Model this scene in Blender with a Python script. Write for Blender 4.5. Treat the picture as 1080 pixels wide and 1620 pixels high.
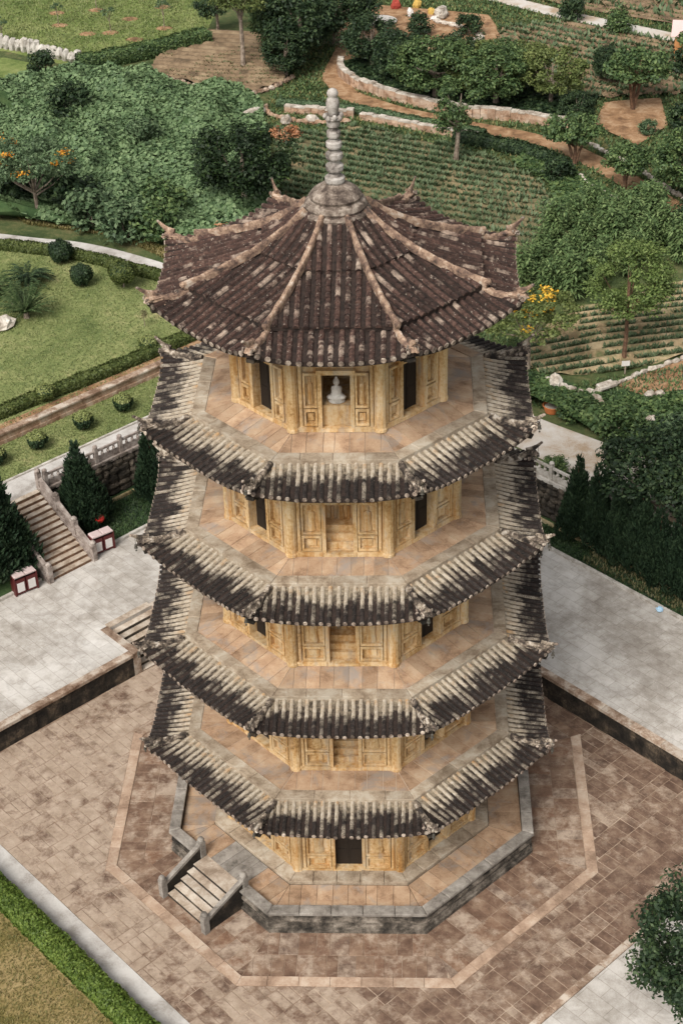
import bpy, math, random
import numpy as np
from mathutils import Vector, Matrix
random.seed(7); RNG = np.random.default_rng(7)
S = bpy.context.scene
for o in list(bpy.data.objects): bpy.data.objects.remove(o)
COL = S.collection
PI = math.pi; R2 = math.sqrt(2); T22 = math.tan(PI/8); C22 = math.cos(PI/8)

# ------------------------------------------------------------------ camera
def set_camera():
    cx, D, H, pitch, yaw, roll, f = 2.3061, 47.1375, 45.7996, 0.5940, -0.0513, -0.0307, 2546.2
    cp, sp, cy, sy = math.cos(pitch), math.sin(pitch), math.cos(yaw), math.sin(yaw)
    fwd = Vector((sy*cp, cy*cp, -sp)); right = Vector((cy, -sy, 0)); up = right.cross(fwd)
    r = right*math.cos(roll) + up*math.sin(roll); u = -right*math.sin(roll) + up*math.cos(roll)
    cam = bpy.data.cameras.new('camera'); co = bpy.data.objects.new('camera', cam); COL.objects.link(co)
    m = Matrix((r, u, -fwd)).transposed().to_4x4(); m.translation = Vector((cx, -D, H)); co.matrix_world = m
    cam.sensor_fit = 'VERTICAL'; cam.sensor_height = 36; cam.lens = f/1620*36
    cam.clip_start = 0.5; cam.clip_end = 2000
    S.camera = co
set_camera()
S.render.resolution_x = 682; S.render.resolution_y = 1024

# ------------------------------------------------------------------ world, sun, exposure
SUN_EL, SUN_AZ = math.radians(47), math.radians(-154)      # azimuth from +y towards +x
w = bpy.data.worlds.new('World'); S.world = w; w.use_nodes = True
nt = w.node_tree; nt.nodes.clear()
sky = nt.nodes.new('ShaderNodeTexSky'); sky.sky_type = 'NISHITA'; sky.sun_disc = False
sky.sun_elevation = SUN_EL; sky.sun_rotation = SUN_AZ; sky.air_density = 1.0; sky.dust_density = 4.0
hs = nt.nodes.new('ShaderNodeHueSaturation'); hs.inputs['Saturation'].default_value = 0.06
bg = nt.nodes.new('ShaderNodeBackground'); bg.inputs['Strength'].default_value = 0.075
wo = nt.nodes.new('ShaderNodeOutputWorld')
nt.links.new(sky.outputs[0], hs.inputs['Color']); nt.links.new(hs.outputs[0], bg.inputs[0]); nt.links.new(bg.outputs[0], wo.inputs[0])
sun = bpy.data.lights.new('sun', 'SUN'); sun.energy = 1.5; sun.angle = math.radians(28); sun.color = (1, 0.935, 0.84)
so = bpy.data.objects.new('sun', sun); COL.objects.link(so)
sd = Vector((math.sin(SUN_AZ)*math.cos(SUN_EL), math.cos(SUN_AZ)*math.cos(SUN_EL), math.sin(SUN_EL)))
so.rotation_euler = sd.to_track_quat('Z', 'Y').to_euler()
S.view_settings.view_transform = 'Standard'; S.view_settings.look = 'None'
S.view_settings.exposure = 1.14; S.view_settings.gamma = 1.0
S.render.engine = 'CYCLES'

# ------------------------------------------------------------------ materials
class G:                                  # tiny node-graph helper
    def __init__(s, name):
        s.m = bpy.data.materials.new(name); s.m.use_nodes = True; s.t = s.m.node_tree; s.t.nodes.clear()
    def n(s, typ, ins=None, **kw):
        nd = s.t.nodes.new('ShaderNode'+typ)
        for k, v in kw.items(): setattr(nd, k, v)
        for k, v in (ins or {}).items():
            if hasattr(v, 'is_output'): s.t.links.new(v, nd.inputs[k])
            else: nd.inputs[k].default_value = v
        return nd
    def math(s, op, a, b=0.0, c=None):
        ins = {0: a, 1: b}
        if c is not None: ins[2] = c
        return s.n('Math', ins, operation=op).outputs[0]
    def ramp(s, fac, stops):
        r = s.n('ValToRGB', {0: fac}); e = r.color_ramp.elements
        while len(e) < len(stops): e.new(0.5)
        for i, (p, c) in enumerate(stops):
            e[i].position = p; e[i].color = (c[0], c[1], c[2], 1) if hasattr(c, '__len__') else (c, c, c, 1)
        return r.outputs[0]
    def mix(s, fac, a, b, blend='MIX'):
        nd = s.n('Mix', data_type='RGBA', blend_type=blend)
        for i, v in ((0, fac), (6, a), (7, b)):
            if hasattr(v, 'is_output'): s.t.links.new(v, nd.inputs[i])
            else: nd.inputs[i].default_value = v if i == 0 else (v[0], v[1], v[2], 1)
        return nd.outputs[2]
    def pos(s, scale=(1, 1, 1)):
        g = s.n('NewGeometry').outputs['Position']
        return s.n('Mapping', {0: g, 3: scale}).outputs[0]
    def noise(s, vec, scale, detail=4, rough=0.6, dist=0.0):
        return s.n('TexNoise', {'Vector': vec, 'Scale': scale, 'Detail': detail, 'Roughness': rough, 'Distortion': dist}).outputs[0]
    def con(s, f, k=1.8): return s.math('MULTIPLY_ADD', f, k, 0.5-0.5*k)
    def tone(s):
        a = s.n('Attribute', attribute_name='tone').outputs['Fac']; o = s.n('ObjectInfo').outputs['Random']
        return s.math('FRACT', s.math('ADD', a, o))
    def done(s, col, rough=0.85, bump=None, bs=0.3, bd=0.02, transl=0.0, metal=0.0, spec=0.3):
        b = s.n('BsdfPrincipled', {'Base Color': col if hasattr(col, 'is_output') else (*col, 1), 'Roughness': rough, 'Metallic': metal, 'Specular IOR Level': spec})
        if bump is not None:
            bp = s.n('Bump', {'Height': bump, 'Strength': bs, 'Distance': bd}); s.t.links.new(bp.outputs[0], b.inputs['Normal'])
        out = s.n('OutputMaterial'); sh = b.outputs[0]
        if transl > 0:
            tr = s.n('BsdfTranslucent', {0: col}); sh = s.n('MixShader', {0: transl, 1: sh, 2: tr.outputs[0]}).outputs[0]
        s.t.links.new(sh, out.inputs[0]); return s.m
    def val(s, col, v): return s.n('HueSaturation', {'Color': col, 'Value': v}).outputs[0]

def stone(name, stops, scale=1.2, fine=14, tone=0.3, bump=0.35, rough=0.88, zs=1.0, bd=0.02, spot=None):
    g = G(name); p = g.pos((1, 1, zs))
    n1 = g.noise(p, scale, 6, 0.65, 0.3); n2 = g.noise(g.pos(), fine, 5, 0.7)
    f = g.math('ADD', g.math('MULTIPLY', n1, 0.75), g.math('MULTIPLY', n2, 0.25))
    c = g.ramp(g.con(f, 1.75), stops)
    if spot:
        m = g.ramp(g.noise(p, spot[1], 5, 0.7, 0.5), [(spot[2], 0.0), (spot[3], 1.0)])
        c = g.mix(m, c, spot[0])
    if tone: c = g.val(c, g.math('ADD', 1-tone/2, g.math('MULTIPLY', g.tone(), tone)))
    return g.done(c, rough, g.math('ADD', n2, g.math('MULTIPLY', n1, 0.6)), bump, bd)

MT = {}
MT['ochre'] = None
def wall_mat():
    g = G('ochre_sandstone'); p = g.pos((1.0, 1.0, 0.28)); p1 = g.pos()
    n1 = g.noise(p, 1.5, 6, 0.65, 0.4); n2 = g.noise(p1, 9, 6, 0.7); n3 = g.noise(p1, 38, 3, 0.6)
    c = g.ramp(g.con(g.math('ADD', g.math('MULTIPLY', n1, 0.55), g.math('MULTIPLY', n2, 0.45)), 2.0),
               [(0.20, (0.15, 0.080, 0.030)), (0.34, (0.36, 0.21, 0.080)), (0.50, (0.50, 0.34, 0.170)), (0.66, (0.57, 0.43, 0.26)), (0.82, (0.45, 0.38, 0.28))])
    st = g.ramp(g.noise(g.pos((3.2, 3.2, 0.25)), 1.6, 5, 0.7), [(0.50, 0.0), (0.64, 1.0)])
    c = g.mix(g.math('MULTIPLY', st, 0.6), c, (0.37, 0.17, 0.04))
    gr = g.ramp(g.noise(g.pos((2.2, 2.2, 0.5)), 1.1, 5, 0.7), [(0.54, 0.0), (0.68, 1.0)])
    c = g.mix(g.math('MULTIPLY', gr, 0.6), c, (0.30, 0.265, 0.22))
    c = g.val(c, g.math('ADD', 0.86, g.math('MULTIPLY', g.tone(), 0.28)))
    return g.done(c, 0.9, g.math('ADD', n2, g.math('MULTIPLY', n3, 0.5)), 0.45, 0.02)
MT['ochre'] = wall_mat()

def tile_mat(name, lower=True):
    g = G(name); p = g.pos(); sl = g.n('Attribute', attribute_name='sl').outputs['Fac']; tn = g.tone()
    n1 = g.noise(p, 1.3, 5, 0.6); n2 = g.noise(p, 7, 5, 0.75); n3 = g.noise(p, 26, 4, 0.7)
    dark = g.ramp(n2, [(0.34, (0.007, 0.006, 0.0055)), (0.55, (0.024, 0.018, 0.016)), (0.72, (0.060, 0.044, 0.037))] if lower else
                  [(0.33, (0.014, 0.008, 0.007)), (0.52, (0.048, 0.026, 0.020)), (0.70, (0.092, 0.053, 0.040))])
    sv = g.n('CombineXYZ', {0: g.math('MULTIPLY', tn, 97.0), 1: g.math('MULTIPLY', sl, 1.6 if lower else 2.4), 2: g.math('MULTIPLY', n1, 0.6)}).outputs[0]
    streak = g.noise(sv, 1.0, 3, 0.6)
    dark = g.val(dark, g.math('ADD', 0.65, g.math('MULTIPLY', tn, 0.8)))
    lime = g.ramp(n2, [(0.32, (0.23, 0.185, 0.135)), (0.52, (0.37, 0.315, 0.245)), (0.7, (0.46, 0.415, 0.35))])
    rust = g.ramp(g.noise(p, 2.2, 4, 0.6), [(0.52, 0.0), (0.66, 1.0)])
    if lower:
        # lime-washed upper ends, black mould creeping up from the eaves, each row reaching its own height
        lim = g.math('ADD', g.math('MULTIPLY', tn, 0.30), g.math('MULTIPLY', g.con(n1, 1.6), 1.05))
        lim = g.math('ADD', g.math('MULTIPLY_ADD', lim, 0.72, 0.12), g.math('MULTIPLY', g.math('SUBTRACT', n2, 0.5), 0.35))
        d = g.math('SUBTRACT', lim, sl)               # >0 : lime
        m = g.ramp(d, [(0.02, 0.0), (0.26, 1.0)])
        m = g.math('MAXIMUM', m, g.math('MULTIPLY', g.ramp(streak, [(0.54, 0.0), (0.66, 0.85)]), g.ramp(n3, [(0.42, 0.25), (0.56, 1.0)])))
        lime = g.mix(g.math('MULTIPLY', rust, g.ramp(sl, [(0.0, 0.8), (0.35, 0.0)])), lime, (0.36, 0.19, 0.06))
        c = g.mix(m, dark, lime)
        sp = g.ramp(n3, [(0.60, 0.0), (0.70, 1.0)]); c = g.mix(g.math('MULTIPLY', sp, 0.5), c, (0.36, 0.31, 0.25))
    else:
        stre = g.math('ADD', g.math('MULTIPLY', g.con(n2, 1.4), 0.30), g.math('MULTIPLY', g.con(streak, 1.9), 0.75))
        m = g.ramp(g.math('ADD', stre, g.math('MULTIPLY', g.math('SUBTRACT', n1, 0.5), 0.5)), [(0.62, 0.0), (0.82, 0.85)])
        c = g.mix(m, dark, g.mix(n1, (0.42, 0.36, 0.30), (0.32, 0.22, 0.16)))
        sp = g.ramp(g.noise(g.pos((1, 1, 0.6)), 11, 4, 0.75), [(0.61, 0.0), (0.68, 0.8)]); c = g.mix(sp, c, (0.46, 0.40, 0.33))
    return g.done(c, 0.85, n3, 0.5, 0.02)
MT['tile_low'] = tile_mat('weathered_eave_tile', True); MT['tile_top'] = tile_mat('maroon_roof_tile', False)
def pan_mat(name, lower):
    g = G(name); p = g.pos(); sl = g.n('Attribute', attribute_name='sl').outputs['Fac']
    n1 = g.noise(p, 1.3, 5, 0.6); n2 = g.noise(p, 8, 5, 0.75)
    dark = g.ramp(n2, [(0.35, (0.008, 0.006, 0.005)), (0.7, (0.045, 0.028, 0.022))])
    if lower:
        lim = g.math('ADD', 0.07, g.math('ADD', g.math('MULTIPLY', g.con(n1, 1.4), 0.75), g.math('MULTIPLY', g.math('SUBTRACT', n2, 0.5), 0.8)))
        m = g.ramp(g.math('SUBTRACT', lim, sl), [(0.02, 0.0), (0.42, 1.0)])
        c = g.mix(m, dark, g.ramp(n2, [(0.35, (0.13, 0.10, 0.065)), (0.6, (0.29, 0.24, 0.175))]))
    else: c = dark
    return g.done(c, 0.9, n2, 0.5, 0.02)
MT['pan_low'] = pan_mat('pan_tile_low', True); MT['pan_top'] = pan_mat('pan_tile_top', False)
MT['tile_end'] = stone('pale_tile_end', [(0.3, (0.06, 0.045, 0.038)), (0.5, (0.19, 0.145, 0.115)), (0.72, (0.42, 0.36, 0.30))], 4, 20, 0.9)
MT['ridge'] = stone('lichen_ridge', [(0.25, (0.04, 0.030, 0.026)), (0.42, (0.15, 0.095, 0.070)), (0.58, (0.31, 0.21, 0.145)), (0.78, (0.48, 0.41, 0.345))], 3.0, 16, 0.3, 0.6)
MT['ridge_low'] = stone('mouldy_ridge', [(0.34, (0.02, 0.016, 0.014)), (0.48, (0.09, 0.07, 0.055)), (0.58, (0.26, 0.21, 0.16)), (0.70, (0.48, 0.43, 0.37))], 3.2, 16, 0.3, 0.6)
MT['spire'] = stone('grey_spire_stone', [(0.32, (0.10, 0.085, 0.075)), (0.48, (0.27, 0.24, 0.215)), (0.68, (0.42, 0.39, 0.36))], 2.2, 20, 0.0, 0.15, bd=0.008)
MT['dome'] = stone('brown_dome_plaster', [(0.34, (0.055, 0.040, 0.032)), (0.5, (0.16, 0.125, 0.10)), (0.66, (0.32, 0.27, 0.225))], 2.6, 16, 0.0, 0.5)
MT['terracotta'] = stone('terracotta_paver', [(0.28, (0.21, 0.130, 0.080)), (0.45, (0.33, 0.215, 0.135)), (0.60, (0.395, 0.275, 0.180)), (0.78, (0.43, 0.335, 0.24))], 1.3, 16, 0.34, 0.25, spot=((0.27, 0.225, 0.19), 0.8, 0.52, 0.66))
MT['kerb'] = stone('tan_kerb_stone', [(0.30, (0.17, 0.125, 0.085)), (0.5, (0.30, 0.24, 0.175)), (0.70, (0.40, 0.35, 0.28))], 1.5, 14, 0.25, 0.3)
MT['mortar'] = stone('pale_mortar', [(0.3, (0.36, 0.28, 0.21)), (0.7, (0.50, 0.42, 0.34))], 3, 20, 0.0)
MT['greystone'] = stone('grey_lichen_stone', [(0.22, (0.10, 0.088, 0.075)), (0.45, (0.20, 0.178, 0.155)), (0.64, (0.28, 0.255, 0.225)), (0.82, (0.37, 0.345, 0.315))], 2.4, 18, 0.25, 0.5)
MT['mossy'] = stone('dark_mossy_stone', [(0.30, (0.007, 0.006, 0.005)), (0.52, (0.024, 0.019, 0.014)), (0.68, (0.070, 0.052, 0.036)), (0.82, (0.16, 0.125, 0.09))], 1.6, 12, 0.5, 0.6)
MT['parapet'] = stone('weathered_parapet', [(0.28, (0.015, 0.013, 0.011)), (0.44, (0.060, 0.050, 0.040)), (0.60, (0.16, 0.135, 0.11)), (0.78, (0.29, 0.255, 0.215))], 2.0, 14, 0.4, 0.6)
MT['coping'] = stone('brown_coping', [(0.32, (0.14, 0.085, 0.055)), (0.5, (0.28, 0.20, 0.145)), (0.66, (0.45, 0.385, 0.32))], 1.4, 14, 0.3, 0.4)
def court_mat(name, radial=False):
    g = G(name); p = g.pos(); tn = g.tone()
    n1 = g.noise(p, 0.33, 6, 0.62, 0.4); n2 = g.noise(p, 1.7, 6, 0.7, 0.1); n3 = g.noise(p, 16, 5, 0.7)
    if radial: base = g.ramp(tn, [(0.0, (0.105, 0.055, 0.034)), (0.3, (0.18, 0.10, 0.062)), (0.55, (0.24, 0.150, 0.098)), (0.8, (0.22, 0.105, 0.055)), (1.0, (0.16, 0.12, 0.098))])
    else: base = g.ramp(tn, [(0.0, (0.095, 0.056, 0.040)), (0.35, (0.135, 0.080, 0.055)), (0.7, (0.17, 0.105, 0.072)), (1.0, (0.205, 0.135, 0.096))])
    base = g.mix(0.6, base, g.ramp(g.con(n2, 2.0), [(0.2, (0.07, 0.042, 0.03)), (0.5, (0.17, 0.108, 0.075)), (0.8, (0.31, 0.225, 0.16))]))
    x = g.n('SeparateXYZ', {0: g.n('NewGeometry').outputs['Position']}).outputs
    left = g.ramp(g.math('MULTIPLY_ADD', x[0], -0.05, 0.5), [(0.15, 0.0), (0.95, 1.0)])
    # pale lime crust: its cover is thicker on the trodden west side
    cr = g.math('ADD', g.math('ADD', g.math('MULTIPLY', g.con(n1, 2.2), 0.45), g.math('MULTIPLY', g.con(g.noise(p, 2.0, 7, 0.74, 0.15), 2.6), 0.55)), g.math('MULTIPLY', left, 0.29 if not radial else 0.10))
    cr = g.math('ADD', cr, g.math('MULTIPLY', g.math('SUBTRACT', tn, 0.5), 0.22))
    m = g.ramp(cr, [(0.52, 0.0), (0.80, 0.85)])
    c = g.mix(m, base, g.ramp(g.con(n2, 1.6), [(0.2, (0.29, 0.215, 0.155)), (0.8, (0.47, 0.38, 0.30))]))
    c = g.val(c, g.math('ADD', 0.70, g.math('MULTIPLY', n3, 0.44)))
    return g.done(c, 0.88, g.math('ADD', n3, n2), 0.4, 0.015)
MT['court'] = court_mat('courtyard_slab'); MT['court_r'] = court_mat('radial_slab', True)
MT['court_joint'] = stone('courtyard_joint', [(0.3, (0.15, 0.10, 0.07)), (0.5, (0.26, 0.185, 0.132)), (0.7, (0.40, 0.315, 0.24))], 0.6, 14, 0.0)
MT['band'] = stone('pink_band_stone', [(0.30, (0.22, 0.145, 0.10)), (0.5, (0.35, 0.245, 0.175)), (0.70, (0.45, 0.355, 0.275))], 0.9, 12, 0.22, 0.25)
def pale_paving(name, cols):
    g = G(name); p = g.pos(); rot = g.n('Mapping', {0: p, 2: (0, 0, PI/4)}).outputs[0]
    n1 = g.noise(p, 0.22, 6, 0.65, 0.3); n2 = g.noise(p, 1.6, 6, 0.7); n3 = g.noise(p, 22, 4, 0.7)
    f = g.math('ADD', g.math('MULTIPLY', n1, 0.55), g.math('ADD', g.math('MULTIPLY', n2, 0.3), g.math('MULTIPLY', n3, 0.15)))
    c = g.ramp(g.con(f, 1.7), cols)
    br = g.n('TexBrick', {'Vector': rot, 'Color1': (0.86, 0.86, 0.86, 1), 'Color2': (1, 1, 1, 1), 'Mortar': (0.55, 0.52, 0.49, 1), 'Scale': 1.0, 'Mortar Size': 0.014, 'Brick Width': 1.2, 'Row Height': 0.6, 'Mortar Smooth': 0.4})
    c = g.mix(0.75, c, br.outputs[0], 'MULTIPLY')
    st = g.ramp(g.noise(p, 0.75, 7, 0.78, 1.2), [(0.50, 0.0), (0.66, 0.55)]); c = g.mix(st, c, (0.22, 0.195, 0.17))
    return g.done(c, 0.85, g.math('ADD', n3, n2), 0.2, 0.01)
MT['pale'] = pale_paving('pale_granite_paving', [(0.30, (0.24, 0.21, 0.18)), (0.44, (0.36, 0.33, 0.295)), (0.56, (0.48, 0.45, 0.415)), (0.70, (0.56, 0.535, 0.505))])
MT['path'] = stone('pale_concrete', [(0.32, (0.27, 0.245, 0.22)), (0.5, (0.41, 0.385, 0.36)), (0.68, (0.50, 0.48, 0.455))], 0.7, 16, 0.0, 0.2)
MT['road'] = stone('sandy_concrete', [(0.30, (0.32, 0.235, 0.16)), (0.42, (0.42, 0.36, 0.30)), (0.62, (0.50, 0.47, 0.435))], 0.5, 16, 0.0, 0.2)
MT['whitekerb'] = stone('white_kerb', [(0.3, (0.25, 0.225, 0.19)), (0.65, (0.50, 0.47, 0.43))], 2, 14, 0.2)
MT['yellowkerb'] = stone('mossy_yellow_kerb', [(0.3, (0.13, 0.10, 0.05)), (0.5, (0.34, 0.27, 0.14)), (0.7, (0.48, 0.41, 0.27))], 1.2, 12, 0.3)
MT['step'] = stone('tan_step_stone', [(0.3, (0.22, 0.165, 0.12)), (0.5, (0.37, 0.30, 0.235)), (0.68, (0.50, 0.44, 0.37))], 1.4, 14, 0.25)
MT['balu'] = stone('pinkgrey_balustrade', [(0.3, (0.12, 0.095, 0.08)), (0.5, (0.25, 0.205, 0.18)), (0.7, (0.38, 0.335, 0.30))], 2.2, 14, 0.2)
MT['laterite'] = stone('laterite_block', [(0.3, (0.17, 0.095, 0.055)), (0.5, (0.33, 0.215, 0.145)), (0.7, (0.44, 0.34, 0.26))], 1.4, 12, 0.35, 0.5)
MT['rock'] = stone('pale_rock', [(0.3, (0.20, 0.16, 0.125)), (0.5, (0.40, 0.35, 0.295)), (0.7, (0.58, 0.54, 0.48))], 1.6, 9, 0.3, 0.6)
MT['rockdark'] = stone('dark_wall_rock', [(0.3, (0.014, 0.012, 0.010)), (0.5, (0.045, 0.037, 0.028)), (0.75, (0.13, 0.105, 0.08))], 1.5, 9, 0.5, 0.6)
MT['soil'] = stone('orange_soil', [(0.28, (0.13, 0.072, 0.038)), (0.5, (0.27, 0.155, 0.080)), (0.74, (0.40, 0.27, 0.165))], 1.1, 8, 0.0, 0.5, bd=0.05)
MT['browncrop'] = stone('brown_field_soil', [(0.3, (0.085, 0.060, 0.036)), (0.5, (0.175, 0.120, 0.072)), (0.7, (0.25, 0.185, 0.115))], 0.7, 6, 0.0, 0.5, bd=0.06)
MT['tanfurrow'] = stone('tan_furrow_soil', [(0.32, (0.155, 0.115, 0.062)), (0.5, (0.30, 0.225, 0.128)), (0.68, (0.37, 0.295, 0.185))], 0.8, 7, 0.0, 0.5, bd=0.05, spot=((0.10, 0.125, 0.05), 0.9, 0.5, 0.7))
MT['greenfield'] = stone('green_field_soil', [(0.30, (0.050, 0.056, 0.027)), (0.5, (0.115, 0.102, 0.052)), (0.72, (0.215, 0.165, 0.092))], 0.45, 5, 0.0, 0.5, bd=0.06)
def grass_mat(name, cols, dry=0.5):
    g = G(name); p = g.pos()
    n1 = g.noise(p, 0.28, 6, 0.65, 0.3); n2 = g.noise(p, 2.4, 6, 0.75); n3 = g.noise(p, 24, 4, 0.7)
    f = g.math('ADD', g.math('MULTIPLY', n1, 0.5), g.math('ADD', g.math('MULTIPLY', n2, 0.35), g.math('MULTIPLY', n3, 0.15)))
    c = g.ramp(g.con(f, 1.6), cols)
    return g.done(c, 0.95, g.math('ADD', n3, n2), 0.7, 0.05, spec=0.1)
MT['lawn'] = grass_mat('garden_lawn', [(0.30, (0.070, 0.098, 0.034)), (0.45, (0.150, 0.182, 0.066)), (0.58, (0.225, 0.245, 0.100)), (0.72, (0.32, 0.285, 0.145))])
MT['lawn2'] = grass_mat('far_lawn', [(0.33, (0.075, 0.115, 0.032)), (0.5, (0.155, 0.195, 0.062)), (0.66, (0.23, 0.25, 0.10))])
MT['lawndry'] = grass_mat('dry_lawn', [(0.33, (0.080, 0.080, 0.025)), (0.45, (0.170, 0.140, 0.050)), (0.55, (0.255, 0.195, 0.085)), (0.68, (0.33, 0.25, 0.125))])
MT['wild'] = grass_mat('wild_ground', [(0.33, (0.030, 0.048, 0.020)), (0.5, (0.070, 0.092, 0.036)), (0.68, (0.165, 0.145, 0.070))])
MT['creeperbed'] = grass_mat('creeper_bed', [(0.33, (0.018, 0.038, 0.016)), (0.5, (0.042, 0.075, 0.030)), (0.68, (0.075, 0.115, 0.045))])

def leaf_mat(name, stops, transl=0.22, clump=0.9, rough=0.55):
    g = G(name); rnd = g.n('NewGeometry').outputs['Random Per Island']
    n = g.noise(g.pos(), clump, 3, 0.6)
    f = g.math('ADD', g.math('MULTIPLY', rnd, 0.6), g.math('MULTIPLY_ADD', n, 0.8, -0.2))
    return g.done(g.ramp(f, stops), rough, transl=transl, spec=0.25)
LF = {
 'dark':   leaf_mat('leaf_dark', [(0.05, (0.008, 0.018, 0.009)), (0.5, (0.024, 0.046, 0.020)), (0.95, (0.085, 0.125, 0.050))]),
 'mid':    leaf_mat('leaf_mid', [(0.05, (0.018, 0.040, 0.016)), (0.5, (0.066, 0.112, 0.040)), (0.95, (0.180, 0.240, 0.086))]),
 'light':  leaf_mat('leaf_light', [(0.05, (0.045, 0.068, 0.018)), (0.5, (0.110, 0.142, 0.042)), (0.95, (0.205, 0.230, 0.080))]),
 'blue':   leaf_mat('leaf_bluegreen', [(0.05, (0.026, 0.050, 0.024)), (0.5, (0.078, 0.125, 0.060)), (0.95, (0.165, 0.225, 0.115))]),
 'hedge':  leaf_mat('leaf_hedge_bright', [(0.05, (0.036, 0.066, 0.010)), (0.5, (0.098, 0.150, 0.026)), (0.95, (0.205, 0.265, 0.060))]),
 'hedge2': leaf_mat('leaf_hedge_olive', [(0.05, (0.030, 0.048, 0.012)), (0.5, (0.075, 0.098, 0.026)), (0.95, (0.150, 0.175, 0.055))]),
 'pale':   leaf_mat('leaf_pale_tip', [(0.05, (0.120, 0.150, 0.045)), (0.5, (0.230, 0.260, 0.090)), (0.95, (0.380, 0.400, 0.180))]),
 'conifer':leaf_mat('leaf_conifer', [(0.05, (0.008, 0.018, 0.010)), (0.5, (0.018, 0.036, 0.018)), (0.95, (0.045, 0.075, 0.036))], 0.1),
 'palm':   leaf_mat('leaf_palm', [(0.05, (0.020, 0.040, 0.014)), (0.5, (0.050, 0.085, 0.028)), (0.95, (0.130, 0.165, 0.070))]),
 'orange': leaf_mat('petal_orange', [(0.05, (0.45, 0.13, 0.02)), (0.5, (0.60, 0.26, 0.03)), (0.95, (0.68, 0.42, 0.06))]),
 'yellow': leaf_mat('petal_yellow', [(0.05, (0.50, 0.22, 0.02)), (0.5, (0.62, 0.38, 0.04)), (0.95, (0.70, 0.52, 0.09))]),
 'grass':  leaf_mat('grass_blade', [(0.05, (0.070, 0.100, 0.032)), (0.5, (0.150, 0.185, 0.064)), (0.95, (0.275, 0.280, 0.125))]),
 'drygrass': leaf_mat('dry_blade', [(0.05, (0.070, 0.085, 0.022)), (0.5, (0.170, 0.150, 0.052)), (0.95, (0.310, 0.240, 0.110))]),
 'crop':   leaf_mat('crop_leaf', [(0.05, (0.045, 0.075, 0.036)), (0.5, (0.090, 0.130, 0.062)), (0.95, (0.165, 0.205, 0.110))]),
 'drycrop':leaf_mat('dry_crop_leaf', [(0.05, (0.060, 0.070, 0.030)), (0.5, (0.130, 0.125, 0.058)), (0.95, (0.230, 0.190, 0.100))]),
 'reed': leaf_mat('leaf_reed', [(0.05, (0.030, 0.060, 0.022)), (0.5, (0.115, 0.175, 0.066)), (0.95, (0.240, 0.310, 0.130))]),
 'creeper': leaf_mat('leaf_creeper', [(0.05, (0.040, 0.076, 0.034)), (0.45, (0.118, 0.185, 0.084)), (0.95, (0.225, 0.310, 0.150))], clump=0.5),
 'fresh': leaf_mat('leaf_fresh', [(0.05, (0.045, 0.078, 0.020)), (0.5, (0.115, 0.165, 0.046)), (0.95, (0.215, 0.270, 0.090))]),
 'vdark': leaf_mat('leaf_very_dark', [(0.05, (0.006, 0.013, 0.006)), (0.5, (0.016, 0.032, 0.012)), (0.80, (0.034, 0.060, 0.018)), (0.98, (0.110, 0.160, 0.045))]),
 'rust':   leaf_mat('leaf_rust', [(0.05, (0.22, 0.09, 0.04)), (0.5, (0.38, 0.17, 0.08)), (0.95, (0.52, 0.32, 0.20))]),
}
MT['bark'] = stone('grey_bark', [(0.3, (0.10, 0.075, 0.055)), (0.5, (0.20, 0.155, 0.12)), (0.7, (0.33, 0.275, 0.22))], 4, 20, 0.2, 0.6)
MT['barkred'] = stone('red_bark', [(0.3, (0.07, 0.038, 0.024)), (0.7, (0.20, 0.115, 0.07))], 4, 20, 0.2, 0.6)
def plain(name, c, rough=0.5, var=0.25, metal=0.0):
    g = G(name); n = g.noise(g.pos(), 7, 5, 0.7)
    return g.done(g.val(g.mix(0.0, c, c), g.math('ADD', 1-var/2, g.math('MULTIPLY', n, var))), rough, n, 0.1, 0.01, metal=metal)
MT['red'] = plain('red_lacquer', (0.42, 0.025, 0.02), 0.35); MT['maroon'] = plain('maroon_metal', (0.085, 0.016, 0.016), 0.45)
MT['white'] = plain('white_panel', (0.60, 0.57, 0.55), 0.5); MT['pinkwhite'] = plain('pinkish_top', (0.48, 0.38, 0.37), 0.5)
MT['statue'] = stone('white_statue_stone', [(0.3, (0.30, 0.27, 0.235)), (0.65, (0.52, 0.495, 0.455))], 3, 16, 0.0, 0.3)
MT['black'] = plain('black_metal', (0.02, 0.02, 0.02), 0.5); MT['bluebag'] = plain('pale_blue_plastic', (0.30, 0.45, 0.58), 0.4)
MT['yellowcloth'] = plain('yellow_cloth', (0.45, 0.30, 0.08), 0.85); MT['redcloth'] = plain('red_cloth', (0.30, 0.05, 0.035), 0.85)
MT['pinkroof'] = plain('pink_roof_sheet', (0.62, 0.42, 0.40), 0.6); MT['orangewall'] = plain('orange_plaster', (0.48, 0.22, 0.085), 0.85)
MT['orangeclay'] = plain('orange_clay', (0.46, 0.15, 0.05), 0.7); MT['wood'] = plain('weathered_wood', (0.26, 0.21, 0.165), 0.85, 0.5)
MT['doorway_dark'] = plain('dark_doorway_panel', (0.020, 0.014, 0.010), 0.7, 0.5)  # near-black colour stands in for the shade inside the doorways
MT['bronze'] = plain('dark_bronze', (0.06, 0.055, 0.045), 0.5)

# ------------------------------------------------------------------ mesh helpers
def link(name, me, parent=None, label=None, cat=None, group=None, kind=None):
    o = bpy.data.objects.new(name, me); COL.objects.link(o)
    if parent: o.parent = parent
    return tag(o, label, cat, group, kind)
def tag(o, label=None, cat=None, group=None, kind=None):
    if label: o['label'] = label
    if cat: o['category'] = cat
    if group: o['group'] = group
    if kind: o['kind'] = kind
    return o
def thing(name, loc, label, cat, group=None, rz=0.0):
    o = link(name, None, None, label, cat, group); o.location = loc; o.rotation_euler = (0, 0, rz); o.empty_display_size = 0.2
    return o

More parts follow.
